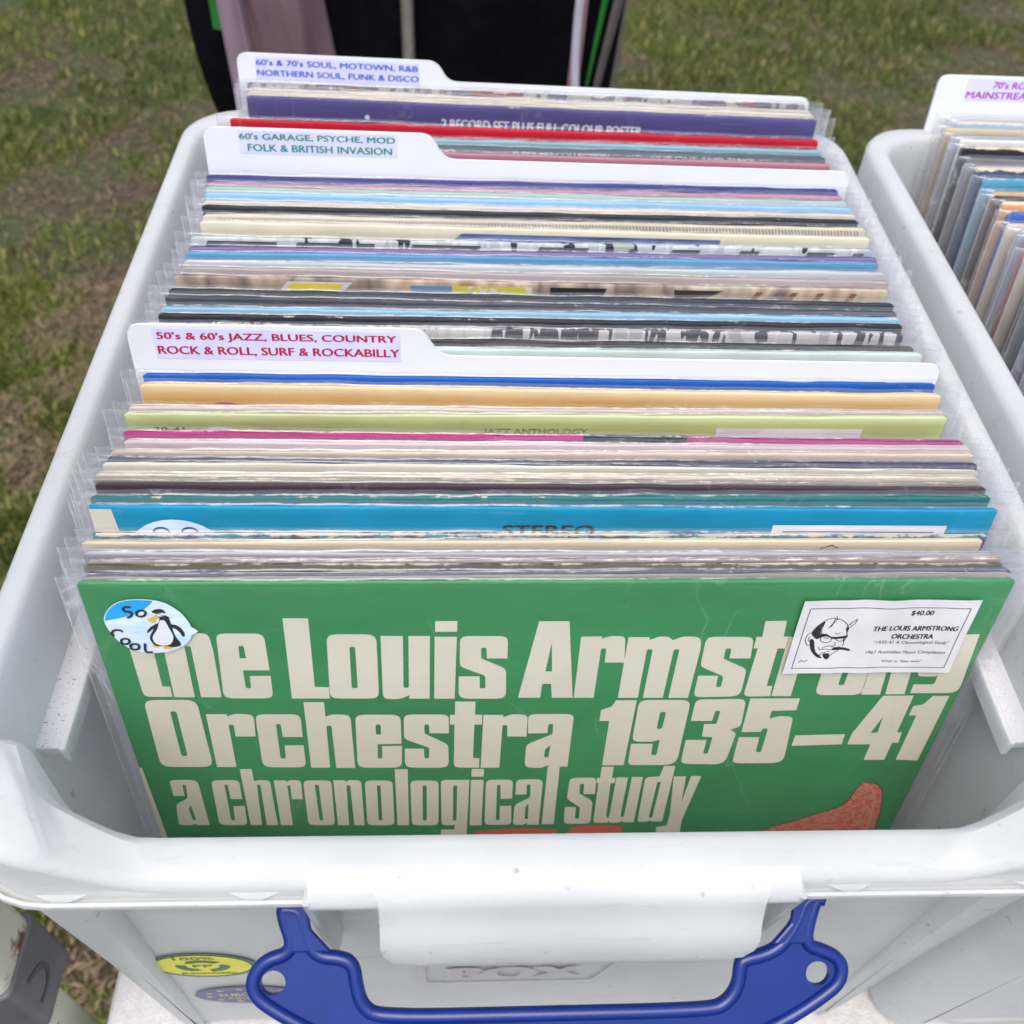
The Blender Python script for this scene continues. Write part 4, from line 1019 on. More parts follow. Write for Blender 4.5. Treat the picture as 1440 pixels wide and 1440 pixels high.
v, f = fr([[grow(bell, 0.55)]], -0.06)
mk('bell_outline', v, f, M_DARKGREEN, cov0, smooth=False)
v, f = fr([[grow(bell, -0.1)]], -0.12)
mk('horn_bell_picture', v, f, M_RED, cov0, smooth=False)
inner = [bell[i] for i in range(len(bell))]
rim = [(p[0] - 3.6, p[1]) for p in D['bell'][9:16]]
v, f = stroke2d([(p[0], p[1] + h0) for p in smooth_line(rim, 4)], 1.1, -0.2)
mk('bell_highlight', v, f, ink('pale_red_print', (0.62, 0.22, 0.13)), cov0, smooth=False)
blobs = []
for u0, u1, top in ((-27, 9, -143.4), (1, 21, -143.2), (14, 37, -142.0)):
    blobs.append([[(u0, -175), (u1, -175), (u1, top - 1.5), ((u0 + u1) / 2 + 5, top), ((u0 + u1) / 2 - 5, top), (u0, top - 1.5)]])
v, f = fr([blobs[0], blobs[2]], -0.09)
mk('red_picture', v, f, M_REDPLAIN, cov0, smooth=False)
v, f = fr([[[(-156.9, -97), (-155.6, -97.5), (-155.2, -120), (-154.6, -160), (-154.6, -250), (-156.9, -250)]]], -0.15)
mk('worn_edge_strip', v, f, M_CREAM, cov0, smooth=False)

# penguin sticker on the outside of the sleeve
SY = -1.0


def pf(key, y, fn=lambda p: p):
    return fr([[fn(D[key])]], y)


oval = smooth_line(D['oval'], 2, True)
v, f = fr([[grow(oval, 0.25)]], SY)
st = mk('penguin_sticker', v, f, cover_mat('sky_sticker_print', (0.4, 0.6, 0.8), 0, pal=[(0.42, 0.66, 0.90), (0.55, 0.72, 0.90), (0.68, 0.79, 0.92)], pscale=70, interp='LINEAR', H=9, zs=3), rec0, smooth=False)
v, f = pf('sky', SY - 0.08)
mk('blue_sky', v, f, cover_mat('blue_sticker_print', (0.03, 0.2, 0.6), 0, pal=[(0.01, 0.12, 0.48), (0.02, 0.26, 0.68), (0.03, 0.36, 0.78)], pscale=60, interp='LINEAR', H=9), st, smooth=False)
sm = lambda P: smooth_line(P, 4, True)
v, f = merge([pf('pblack', SY - 0.14, sm), pf('wingl', SY - 0.14, sm), pf('wingr', SY - 0.14, sm)])
mk('penguin', v, f, M_BLACKINK, st, smooth=False)
v, f = merge([pf('pwhite', SY - 0.2, sm), pf('glass', SY - 0.24, sm)])
mk('penguin_belly', v, f, ink('belly_white', (0.72, 0.72, 0.78)), st, smooth=False)
v, f = merge([fr([[[(-139.7 + dx + 1.1 * math.cos(a), 0) for a in ()] or [(p[0] * 0.32 + q[0] * 0.68, p[1] * 0.32 + q[1] * 0.68) for p in sm(D['glass'])]]], SY - 0.3) for dx, q in ((0, D['glass'][1]), (0, D['glass'][5]))])
mk('sunglasses', v, f, ink('dark_blue_ink', (0.02, 0.06, 0.20)), st, smooth=False)
v, f = merge([pf('beak', SY - 0.26, sm), pf('beak2', SY - 0.26, sm), pf('footl', SY - 0.1, sm), pf('footr', SY - 0.1, sm)])
mk('beak_and_feet', v, f, ink('beak_orange', (0.72, 0.42, 0.05)), st, smooth=False)
v, f = merge([stroke2d([(p[0], p[1] + h0) for p in smooth_line(q, 5)], 0.85, SY - 0.3 - 0.02 * k) for k, q in enumerate(D['So'])])
mk('sticker_lettering', v, f, M_BLACKINK, st, smooth=False)

# price sticker, slightly curled
PS = (84.4, 147.0, -44.3, -7.8)


def curl(v):
    u, w = (v[0] - 115) / 31, (v[2] - h0 + 26) / 18
    return (v[0], v[1] - 0.45 * nz(v[0] * 0.09, v[2] * 0.05, 3) - 0.25 * abs(u) ** 3 - 0.5 * max(0, -w) ** 2, v[2] + 0.28 * nz(v[0] * 0.11, 7.0))


nx, nyy = 30, 14
v = []
for j in range(nyy + 1):
    for i in range(nx + 1):
        v.append(curl((PS[0] + (PS[1] - PS[0]) * i / nx, SY - 0.3, h0 + PS[2] + (PS[3] - PS[2]) * j / nyy)))
pst = mk('price_sticker', v, grid_faces(nx + 1, nyy + 1), M_PAPER, rec0)


def cprint(name, geo, mat):
    v, f = geo
    mk(name, [curl((a[0], SY - 0.42 + max(-0.05, min(0, a[1])), a[2])) for a in v], f, mat, pst, smooth=False)


bx0, bx1, bz0, bz1 = 87.3, 144.3, h0 - 41.5, h0 - 11.6
fine = lambda a, b, n=24: [(a[0] + (b[0] - a[0]) * i / n, a[1] + (b[1] - a[1]) * i / n) for i in range(n + 1)]
cprint('border_line', merge([stroke2d(fine(a, b), 0.3, 0) for a, b in (((bx0, bz0), (bx1, bz0)), ((bx1, bz0), (bx1, bz1)), ((bx1, bz1), (bx0, bz1)), ((bx0, bz1), (bx0, bz0)))]), M_GREYINK)
txt = []
for body, (ax, ay), (bx, by), hh, bd in (('$40.00', (800, 250), (925, 246), 2.7, 0.012), ('THE LOUIS ARMSTRONG', (588, 333), (1058, 333), 2.35, 0.02), ('ORCHESTRA', (690, 378), (920, 378), 2.35, 0.02),
                                         ('"1935-41 A Chronological Study"', (590, 412), (1005, 412), 2.1, 0.0), ('1967 Australian Mono Compilation', (545, 466), (985, 464), 2.1, 0.0), ('Vinyl is "like new"', (630, 512), (855, 510), 1.7, 0.0)):
    u0, v0 = D['uvE'][body][0]
    u1, v1 = D['uvE'][body][1]
    txt.append(text_geo(body, u0, u1, h0 + v0, h0 + v0 + hh, 0, bd))
cprint('sticker_lettering', merge(txt), M_BLACKINK)
pl = [stroke2d([(p[0], p[1] + h0) for p in smooth_line(q, 4)], 0.27, 0) for q in D['strokes']]
cprint('devil_drawing', merge(pl + [fr([[smooth_line(q, 3, True)]], 0) for q in D['inkfill']]), M_BLACKINK)

# --- the other records, front to back: name, colour/pattern, ...
K = (0.025, 0.026, 0.03)
SPEC = {
    'whitish': ('pale cream record edge just behind the green front record', dict(base=(0.52, 0.47, 0.38), wear=0.5)),
    'navyline': ('thin midnight blue record between pale cream edge and olive cover', dict(base=(0.04, 0.045, 0.10), wear=0.35)),
    'olive': ('dark olive green record with frayed top edge near the front', dict(base=(0.105, 0.10, 0.035), wear=0.75)),
    'taupe': ('taupe brown record with scuffed edge behind the olive one', dict(base=(0.30, 0.25, 0.21), wear=0.7)),
    'silver': ('silver grey record with a dark lower line behind the taupe one', dict(base=(0.13, 0.13, 0.16), wear=0.2, grad=(2.4, (0.42, 0.42, 0.45)))),
    'cream': ('plain light cream record with a small black mark at its right', dict(base=(0.62, 0.54, 0.37), wear=0.1)),
    'navypat': ('navy and turquoise patterned record with heavily worn white edge', dict(base=(0.03, 0.1, 0.25), wear=1.0, pal=[(0.015, 0.03, 0.10), (0.02, 0.06, 0.17), (0.03, 0.22, 0.30), (0.02, 0.05, 0.14), (0.08, 0.32, 0.36)], pscale=55, zs=0.3)),
    'cyan': ('bright cyan STEREO record with a round face sticker and a white price label', dict(base=(0.004, 0.25, 0.43), wear=0.2)),
    'teal': ('dark teal record behind the bright cyan one', dict(base=(0.012, 0.16, 0.165), wear=0.4)),
    'maroon': ('glossy dark maroon record behind the teal one', dict(base=(0.055, 0.035, 0.045), wear=0.1)),
    'olivegrey': ('thin greenish grey record behind the dark maroon one', dict(base=(0.30, 0.29, 0.22), wear=0.6)),
    'beigeworn': ('worn beige record with ragged edge in front of the ivory one', dict(base=(0.54, 0.48, 0.37), wear=0.8)),
    'ivory': ('clean ivory record with a faint grey smudge', dict(base=(0.66, 0.63, 0.52), wear=0.15)),
    'navyline2': ('thin dark indigo record between the ivory and the tan ones', dict(base=(0.05, 0.055, 0.10), wear=0.15)),
    'tan': ('sandy tan record with browned edge in front of the lilac one', dict(base=(0.55, 0.45, 0.35), wear=0.6)),
    'lilac': ('pinkish lilac record in a baggy clear sleeve', dict(base=(0.55, 0.42, 0.44), wear=0.35, grad=(4, (0.60, 0.52, 0.54)))),
    'magenta': ('bright magenta record with a black bar on its spine', dict(base=(0.42, 0.02, 0.18), wear=0.1)),
    'lime': ('pale lime green jazz anthology record with a white price label', dict(base=(0.44, 0.51, 0.20), wear=0.15, grad=(4, (0.56, 0.62, 0.34)))),
    'palepink': ('pale pinkish cream record edge behind the lime one', dict(base=(0.58, 0.48, 0.42), wear=0.5)),
    'yellow': ('mustard yellow record fading to cream along its top', dict(base=(0.66, 0.38, 0.06), wear=0.3, grad=(8, (0.70, 0.56, 0.36)))),
    'blue': ('royal blue record in front of the jazz and blues divider', dict(base=(0.01, 0.11, 0.46), wear=0.2)),
    'mint': ('glossy pale mint record right behind the jazz and blues divider', dict(base=(0.55, 0.64, 0.62), wear=0.2)),
    'blackthin': ('slim black record behind the pale mint one', dict(base=(0.05, 0.05, 0.05), wear=0.3)),
    'bwpat': ('white record with black printed blocks behind the slim black one', dict(base=(0.5, 0.5, 0.5), wear=0.2, pal=[(0.5, 0.5, 0.5), (0.58, 0.58, 0.56), (0.5, 0.5, 0.5), (0.10, 0.10, 0.12), (0.52, 0.52, 0.52), (0.38, 0.38, 0.4)], pscale=70, zs=0.15)),
    'blackstereo': ('black STEREO record with rounded worn corners', dict(base=(0.022, 0.024, 0.03), wear=0.45)),
    'paleblue': ('sky blue and cream edged record between two black ones', dict(base=(0.24, 0.48, 0.64), wear=0.45)),
    'charcoal': ('charcoal record with a brownish rubbed edge', dict(base=(0.05, 0.055, 0.07), wear=0.35)),
    'black3': ('black record with blue grey highlight in front of the photo collage', dict(base=(0.03, 0.04, 0.055), wear=0.1)),
    'collage': ('record with colour photo collage and yellow parallelogram on its cover', dict(base=(0.3, 0.25, 0.2), wear=0.3, pal=[(0.22, 0.17, 0.13), (0.45, 0.36, 0.26), (0.17, 0.13, 0.11), (0.55, 0.46, 0.34), (0.30, 0.20, 0.13)], pscale=26, zs=0.4, interp='LINEAR')),
    'mauve': ('mauve grey record behind the photo collage', dict(base=(0.40, 0.34, 0.33), wear=0.2)),
    'palegrey': ('pale silvery grey record in a shiny sleeve', dict(base=(0.46, 0.50, 0.50), wear=0.3)),
    'ltblue': ('steel blue record in front of the thin violet one', dict(base=(0.10, 0.28, 0.46), wear=0.15)),
    'purplethin': ('thin violet record in front of the black and white photo strip', dict(base=(0.15, 0.10, 0.30), wear=0.1)),
    'bwpat2': ('record with black and white photo strip along its top', dict(base=(0.5, 0.5, 0.5), wear=0.2, pal=[(0.48, 0.53, 0.54), (0.40, 0.45, 0.46), (0.55, 0.58, 0.58), (0.45, 0.50, 0.50), (0.03, 0.03, 0.05), (0.36, 0.42, 0.36)], pscale=60, zs=0.2)),
    'creamblue': ('cream record with a long dark blue block printed on its top', dict(base=(0.66, 0.61, 0.46), wear=0.2)),
    'hatch': ('cream record with fine black hatching behind the cream and blue one', dict(base=(0.58, 0.53, 0.42), wear=0.3)),
    'black4': ('thick black record in the middle of the second section', dict(base=(0.02, 0.024, 0.028), wear=0.25)),
    'cream2': ('slim cream white record behind the thick black one', dict(base=(0.60, 0.55, 0.46), wear=0.3)),
    'ltblue2': ('light sky blue record with a white edge', dict(base=(0.26, 0.48, 0.72), wear=0.3)),
    'whitegreen': ('white record with a green tinted edge', dict(base=(0.55, 0.60, 0.57), wear=0.2, grad=(2, (0.30, 0.46, 0.38)))),
    'pink': ('dusty pink record behind the white and green one', dict(base=(0.42, 0.22, 0.30), wear=0.2)),
    'navy2': ('deep navy record in front of the garage and psyche divider', dict(base=(0.035, 0.04, 0.20), wear=0.25)),
    'crimson': ('wine red record behind the garage and psyche divider', dict(base=(0.33, 0.05, 0.10), wear=0.2, grad=(5, (0.42, 0.22, 0.25)))),
    'greyteal': ('slate grey record with small white lettering on its edge', dict(base=(0.09, 0.11, 0.13), wear=0.1)),
    'ltbluedark': ('ice blue record with a dark lower edge', dict(base=(0.05, 0.08, 0.10), wear=0.1, grad=(4, (0.22, 0.46, 0.54)))),
    'red': ('scarlet red record in front of the purple double album', dict(base=(0.46, 0.006, 0.02), wear=0.35)),
    'purple': ('purple double album with white two record set lettering', dict(base=(0.075, 0.065, 0.21), wear=0.4)),
    'creamstack': ('cream record with ragged edge behind the purple album', dict(base=(0.58, 0.53, 0.42), wear=0.5)),
    'pale3': ('pale putty coloured record near the back of the box', dict(base=(0.50, 0.48, 0.42), wear=0.6)),
    'greypat': ('dark grey mottled record in front of the soul and motown divider', dict(base=(0.10, 0.11, 0.12), wear=0.5, pal=[(0.07, 0.08, 0.10), (0.30, 0.30, 0.28), (0.10, 0.10, 0.12), (0.2, 0.05, 0.05)], pscale=60, zs=0.4)),
}
random.seed(11)
recs = D['recs']
BUILT = {}
ys = [r[2] for r in recs]
order = sorted([r for r in recs if not r[0].startswith('DIV')], key=lambda r: r[2])
for i, (nm, cx, cy, yaw) in enumerate(recs):
    if nm.startswith('DIV'):
        continue
    later = [r[2] for r in recs if r[2] > cy + 0.3]
    gap = (min(later) - cy) if later else 3
    t = max(0.7, min(2.7, gap - 1.2))
    if nm in ('purple',):
        t = 2.8
    zt = -7 if i < 7 else 3 if i < 15 else 0
    lab, kw = SPEC[nm]
    h = (zt + 308.5) / math.cos(R(LEAN))
    seed = 1.0 + i * 0.37
    mat = hmat('card_' + lab.split(' record')[0].replace(' ', '_')[:40], kw['base'], h, seed=seed, **{k: v for k, v in kw.items() if k != 'base'})
    rt, cv, h, bf = make_record(cx, cy, zt, yaw, mat, lab, t=t, lm=random.uniform(4.5, 8), rm=random.uniform(6, 12), bend=random.uniform(-0.35, 0.35), ph=random.uniform(-0.6, 0.6), seed=seed,
                                amp=max(0.12, min(0.5, gap * 0.12)))
    BUILT[nm] = (rt, cv, h, bf)


def add_print(nm, name, geo, mat, off=0.2, par=None):
    rt, cv, h, bf = BUILT[nm]
    v, f = geo
    fn = on_cover(bf, h, off)
    return mk(name, [fn((a[0], max(-0.05, min(0, a[1])), h + a[2])) for a in v], f, mat, par or cv, smooth=False)


M_WHITEINK = ink('white_ink', (0.62, 0.62, 0.68))


def circ(cx, cz, rx, rz, n=32):
    return [(cx + rx * math.cos(2 * math.pi * i / n), cz + rz * math.sin(2 * math.pi * i / n)) for i in range(n)]


def quad(x0, x1, z0, z1, sk=0.0):
    n = 14
    top = [(x0 + sk + (x1 - x0) * i / n, z1) for i in range(n + 1)]
    bot = [(x1 - (x1 - x0) * i / n, z0) for i in range(n + 1)]
    return top + bot


# cyan: STEREO, face sticker, price label
add_print('cyan', 'stereo_lettering', text_geo('STEREO', -18, 14, -12.4, -7.4, 0, 0.02), M_BLACKINK)
s = add_print('cyan', 'round_sticker', flat([[circ(-130, -20.6, 17, 15.5)]], 0), ink('pale_blue_sticker', (0.60, 0.72, 0.86)), 0.55)
add_print('cyan', 'eyes_drawing', merge([stroke2d([(p[0], p[1]) for p in circ(cx, -10.6, 2.6, 1.9)[:17]], 0.8, 0) for cx in (-134.5, -125)]), ink('navy_ink', (0.02, 0.03, 0.14)), 0.7, s)
s = add_print('cyan', 'price_label', flat([[quad(77, 140, -45, -6.6)]], 0), M_PAPER, 0.6)
add_print('cyan', 'border_line', stroke2d([(81, -9.6), (100, -9.5), (136, -9.6)], 0.45, 0), M_BLACKINK, 0.75, s)
v, f = flat([[[(-157, -2), (-148, -2), (-146, -40), (-157, -40)]]], 0)
add_print('cyan', 'bare_card_edge', flat([[[(-156.8, -1.0), (-149.5, -1.0), (-146.5, -40), (-156.8, -40)]]], 0), M_CREAM, 0.15)
# lime
add_print('lime', 'title_lettering', text_geo('JAZZ ANTHOLOGY', -24, 16, -9.0, -5.7, 0, 0.015), ink('olive_ink', (0.16, 0.2, 0.06)))
add_print('lime', 'number_lettering', text_geo('39-41', -147, -136, -8.2, -5.6, 0, 0.02), M_BLACKINK)
add_print('lime', 'round_sticker', flat([[circ(-123, -14, 12, 8.8)]], 0), M_PAPER, 0.5)
add_print('lime', 'price_label', flat([[quad(66, 124, -35, -5.0)]], 0), M_PAPER, 0.6)
# yellow
add_print('yellow', 'red_roundel', flat([[circ(-126, -15.4, 10, 8.3)]], 0), ink('dark_red_ink', (0.35, 0.03, 0.02)), 0.25)
v, f = flat([[[(72 + 60 * i / 16, -9.3 + 1.3 * math.sin(i / 16 * math.pi) + 0.8 * nz(i * 0.9)) for i in range(17)] + [(132, -30), (72, -30)]]], 0)
add_print('yellow', 'price_label', (v, f), M_PAPER, 0.6)
# cream mark, ivory smudge, magenta bar
add_print('cream', 'handwritten_mark', stroke2d([(98, -3.4), (102, -1.9), (103, -2.6), (104.5, -3.2)], 0.5, 0), M_BLACKINK)
add_print('ivory', 'smudge', flat([[quad(12, 46, -7.6, -6.9)]], 0), ink('smudge_grey', (0.36, 0.34, 0.28)), 0.2)
v, f = box_geo(11, 50, -0.25, 2.0, -5, 0.35)
rt, cv, h, bf = BUILT['magenta']
mk('black_bar', [on_cover(bf, h, 0)((a[0], a[1], h + a[2])) for a in v], f, M_BLACKINK, cv, smooth=False)
# the black stereo record
add_print('blackstereo', 'stereo_lettering', text_geo('4STEREO', -137, -110, -7.4, -2.6, 0, 0.02), ink('grey_white_ink', (0.45, 0.45, 0.44)))
# collage
s = add_print('collage', 'white_parallelogram', flat([[[(-118, -12), (-109, -1.4), (-81, -1.4), (-91, -12)]]], 0), M_WHITEINK, 0.2)
add_print('collage', 'yellow_parallelogram', flat([[[(-115, -12), (-107.5, -2.2), (-85, -2.2), (-94, -12)]]], 0), ink('yellow_ink', (0.72, 0.62, 0.02)), 0.3, s)
add_print('collage', 'blue_photo', flat([[quad(-56, -38, -12, -2.2)]], 0), ink('photo_blue', (0.14, 0.26, 0.42)), 0.2)
add_print('collage', 'pale_photo', flat([[quad(-38, -3, -12, -2)]], 0), cover_mat('pale_photo_print', (0.6, 0.55, 0.3), 0, pal=[(0.62, 0.58, 0.46), (0.66, 0.63, 0.54), (0.60, 0.55, 0.05), (0.55, 0.5, 0.36)], pscale=60, H=9), 0.2)
add_print('collage', 'black_photo', flat([[[(5, -12), (5, -1.8), (30, -1.8), (26, -12)]]], 0), M_BLACKINK, 0.2)
add_print('collage', 'dark_hair_photo', flat([[[(62, -12), (60, -1.8), (82, -1.8), (74, -6), (76, -12)]]], 0), ink('dark_brown_ink', (0.05, 0.035, 0.03)), 0.2)
for x in (96, 112, 124, 139):
    add_print('collage', 'brown_streak', flat([[[(x - 5, -12), (x + 1, -2), (x + 4, -2), (x + 1, -7), (x - 1, -12)]]], 0), ink('brown_ink', (0.24, 0.12, 0.06)), 0.2)
# blue block on the cream record
v, f = flat([[[(-45, -9), (-37, -2.6), (85, -2.6), (85, -9)]]], 0)
add_print('creamblue', 'blue_block', (v, f), cover_mat('indigo_block_print', (0.06, 0.09, 0.25), 0, pal=[(0.05, 0.07, 0.2), (0.08, 0.14, 0.33), (0.10, 0.2, 0.42), (0.06, 0.08, 0.24)], pscale=25, H=9, interp='LINEAR'), 0.2)
hv = []
for i in range(190):
    x = -150 + i * 1.6 + 0.3 * nz(i * 1.3)
    hv.append(stroke2d([(x, -0.9), (x + 1.1, -3.6)], 0.32, 0))
add_print('hatch', 'hatching', merge(hv), M_BLACKINK)
bands = []
for x0, x1 in ((-152, -120), (-112, -86), (-84, -76), (-60, -28), (-2, 22), (40, 45), (60, 74), (92, 102), (124, 138), (146, 152)):
    bands.append([[(x0, -6.5), (x0 + 2.5, -1.6), (x1 + 1.5, -1.6), (x1, -6.5)]])
add_print('bwpat2', 'black_photo_blocks', flat(bands, 0), M_BLACKINK)
# purple
add_print('purple', 'title_lettering', text_geo('2 RECORD SET PLUS FULL COLOUR POSTER', -51, 60, -12.8, -7.6, 0, 0.02), M_WHITEINK)
add_print('purple', 'dark_roundel', flat([[circ(-107, -20, 10, 6.5)]], 0), ink('oxblood_ink', (0.10, 0.03, 0.04)), 0.2)
add_print('purple', 'white_spot', flat([[circ(-92, -8.5, 1.3, 1.3)]], 0), M_WHITEINK, 0.2)
add_print('greyteal', 'small_lettering', merge([text_geo('STEREO', -60, -38, -3.4, -1.4, 0, 0.01), text_geo('SUPER HIT COLLECTION', -8, 42, -3.4, -1.4, 0, 0.01), text_geo('SIDE ONE AND TWO', 64, 118, -3.4, -1.4, 0, 0.01)]), M_WHITEINK)


# ------------------------------------------------------------------ tabbed dividers
def divider(cx, cy, ztop, yaw, label, lines, inkmat, wl, wr, dx=0.0, tab=(-157, -49, 12.2), lab=(-147, -56.5, -2.2, 10.0), lean=LEAN, group='tabbed white dividers between the records'):
    h = (ztop + 311.0) / math.cos(R(lean))
    root = thing('record_divider', label, 'divider', (cx, cy - h * math.sin(R(lean)), -311.0), (R(-lean), 0, R(yaw)), group)
    x0, x1, th = tab
    out = [(wl, 0), (wr, 0), (wr, h, 6), (x1 + 6, h, 7), (x1, h + th, 6), (x0, h + th, 6)]
    P = fillet(out, 6)
    # fine subdivision along the long top edge so that the sheet can bow
    v, f = prism([P[::-1]], 0, 1.3)
    o = mk('divider_sheet', v, f, M_DIV, root, smooth=False)
    bevel(o, 0.3, 2)
    a, b, c, d = lab
    v, f = flat([[[(a, h + c), (b, h + c), (b, h + d), (a, h + d)]]], -0.12)
    lb = mk('tab_label', v, f, M_LABEL, root, smooth=False)
    hh = (d - c)
    g = []
    for k, (body, i0, i1) in enumerate(lines):
        z1 = h + d - hh * (0.10 + 0.47 * k)
        g.append(text_geo(body, a + i0, b - i1, z1 - hh * 0.31, z1, -0.22, 0.02))
    v, f = merge(g)
    mk('tab_lettering', v, f, inkmat, lb, smooth=False)
    return root


dv = {r[0]: r for r in recs if r[0].startswith('DIV')}
I_RED = ink('crimson_ink', (0.42, 0.01, 0.05))
I_GREEN = ink('green_ink', (0.01, 0.24, 0.12))
I_BLUE = ink('blue_ink', (0.02, 0.09, 0.50))
I_MAG = ink('purple_ink', (0.36, 0.02, 0.36))
r_ = dv['DIV1']
divider(0, r_[2], 8, 0.06, 'white tabbed divider with crimson jazz, blues and country heading', [("50's & 60's JAZZ, BLUES, COUNTRY", 1.5, 1.5), ('ROCK & ROLL, SURF & ROCKABILLY', 1, 0.5)], I_RED, -162, 158, tab=(-159, -48, 11.6), lab=(-149.5, -57, -2.4, 10.2))
r_ = dv['DIV2']
divider(0, r_[2] + 0.5, 8, -0.33, 'white tabbed divider with green garage, psyche and mod heading', [("60's GARAGE, PSYCHE, MOD", 0.5, 0.8), ('FOLK & BRITISH INVASION', 4, 2.5)], I_GREEN, -160, 160, tab=(-158, -49, 12.0), lab=(-141.5, -66, 0.2, 11.0))
r_ = dv['DIV3']
divider(0.5, r_[2], 3, -1.42, 'white tabbed divider with blue soul and motown heading at the back of the box', [("60's & 70's SOUL, MOTOWN, R&B", 0.5, 0.8), ('NORTHERN SOUL, FUNK & DISCO', 0.5, 0.5)], I_BLUE, -160, 161, tab=(-160, -50, 10.5), lab=(-150, -60, -2.6, 8.9))

# ------------------------------------------------------------------ records in the second box, seen from their left ends
PALS = [
    ('pearl grey', (0.50, 0.50, 0.52)), ('powder blue', (0.34, 0.48, 0.66)), ('buff', (0.52, 0.43, 0.28)), ('ash', (0.33, 0.35, 0.37)), ('chalk white', (0.66, 0.66, 0.65)), ('jet black', (0.02, 0.02, 0.024)),
    ('gunmetal', (0.16, 0.17, 0.17)), ('rose beige', (0.55, 0.42, 0.38)), ('ink blue', (0.06, 0.08, 0.16)), ('azure', (0.09, 0.34, 0.52)), ('ochre', (0.55, 0.38, 0.16)), ('soot black', (0.03, 0.03, 0.03)),
    ('apricot', (0.68, 0.36, 0.13)), ('cobalt', (0.05, 0.12, 0.42)), ('oatmeal', (0.58, 0.52, 0.42)), ('bluish grey', (0.30, 0.34, 0.44)), ('brick red', (0.50, 0.10, 0.06)), ('sand', (0.55, 0.49, 0.38)),
    ('graphite', (0.09, 0.09, 0.10)), ('deep teal', (0.02, 0.14, 0.15)), ('lavender', (0.36, 0.34, 0.52)), ('off white', (0.62, 0.60, 0.55)), ('plum', (0.16, 0.06, 0.12)), ('stone', (0.42, 0.40, 0.36)),
    ('denim', (0.12, 0.17, 0.30)), ('coal', (0.035, 0.035, 0.04)), ('silver blue', (0.42, 0.46, 0.52)), ('dark brown', (0.09, 0.06, 0.045)), ('pale lemon', (0.62, 0.58, 0.36)), ('mist', (0.48, 0.50, 0.52)),
    ('slate', (0.14, 0.16, 0.19)), ('dove grey', (0.40, 0.40, 0.42))]
ORD2 = ['nearest the back of it']
prev = None
y2 = 326.0
for i, (cn, col) in enumerate(PALS):
    gap2 = [7.5, 4.5, 6.5, 9.5, 9, 7.5, 8, 6, 9, 10.5, 7, 7, 6.5, 8, 9, 8, 8.5, 8, 8, 7.5, 8, 8, 8, 8, 8, 8, 8, 8, 8, 8, 8, 8][i]
    h = 308.5 / math.cos(R(12))
    mat = hmat('card_' + cn.replace(' ', '_'), col, h, seed=40 + i, wear=0.45)
    xo = 237 + (1.8 * math.sin(i * 2.1)) + (4 if i < 2 else 0)
    lab = '%s record in the right-hand box, ' % cn + ('just in front of its divider' if prev is None else 'next in front of the %s one' % prev)
    make_record(xo + 157, y2, 0 + 1.5 * math.sin(i * 1.7), 0.3 * math.sin(i), mat, lab, t=min(3.6, gap2 - 2.0), lm=6.5, rm=8, lean=12, bend=0.3, ph=i, seed=3 + i * 0.53, group='records filed in the right-hand box', amp=0.7)
    prev = cn
    y2 -= gap2
divider(390, 334, 6, 0.0, 'white tabbed divider with purple mainstream heading in the right-hand box', [("70's ROCK & POP", 15, 15), ('MAINSTREAM & CLASSIC', 1, 1)], I_MAG, -160, 160, tab=(-158, -49, 13), lab=(-141, -66, 0.0, 11.6), lean=12)

# ------------------------------------------------------------------ table
M_TABLE = simple('granular_white_table_plastic', (0.50, 0.495, 0.485), 0.6, nscale=220, nstr=0.10, bump=0.6, bscale=700)
tb = thing('folding_table', 'white plastic folding table carrying both record boxes', 'table', (300, 200, -1055))
tz = 1055
v, f = box_geo(-518, 900, -340, 330, tz - 356, tz - 316)
v, f = box_geo(-519, 900, -345, 330, tz - 352, tz - 316)
o = mk('tabletop', v, f, M_TABLE, tb, smooth=False)
bevel(o, 6, 3)
M_STEEL = simple('grey_powder_coated_steel', (0.22, 0.22, 0.23), 0.4, 0.3)
for x in (-430, 820):
    for y in (-290, 280):
        v, f = tube([(x, y, 0), (x, y, tz - 352)], 12.5, 14)
        mk('leg', v, f, M_STEEL, tb)
    v, f = tube([(x, -290, 180), (x, 280, 180)], 9, 12)
    mk('stretcher', v, f, M_STEEL, tb)

# lid lying under the second box
lid = thing('box_lid', 'white plastic box lid lying flat under the right-hand box', 'lid', (387, 132, -316))
Lr = [(150, -170, 180, 16, 2, 0), (183, -205, 216, 34, 0, 0), (186, -208, 219, 36, 2, 0), (186.5, -208.5, 219.5, 36, 8.5, 0), (185, -207, 218, 35, 9.8, 0), (180, -202, 213, 32, 9.6, 0), (178, -200, 211, 31, 8.2, 0), (177, -199, 210, 30, 6.4, 0),
      (171, -193, 204, 26, 6.4, 0), (169.5, -191.5, 202.5, 25, 8.0, 0), (167, -189, 200, 24, 8.2, 0), (100, -100, 100, 20, 8.2, 0)]
V = []
for hx, yf, yb, r, z, _ in Lr:
    lp = rounded_loop(hx, yf, yb, r, 20, 16, 10)
    V += [(x, y, z) for x, y in lp]
npt = len(lp)
F = grid_faces(npt, len(Lr), True) + [tuple(range(npt))[::-1], tuple(range((len(Lr) - 1) * npt, len(Lr) * npt))]
mk('lid_panel', V, F, M_BOX, lid, sharp=50)

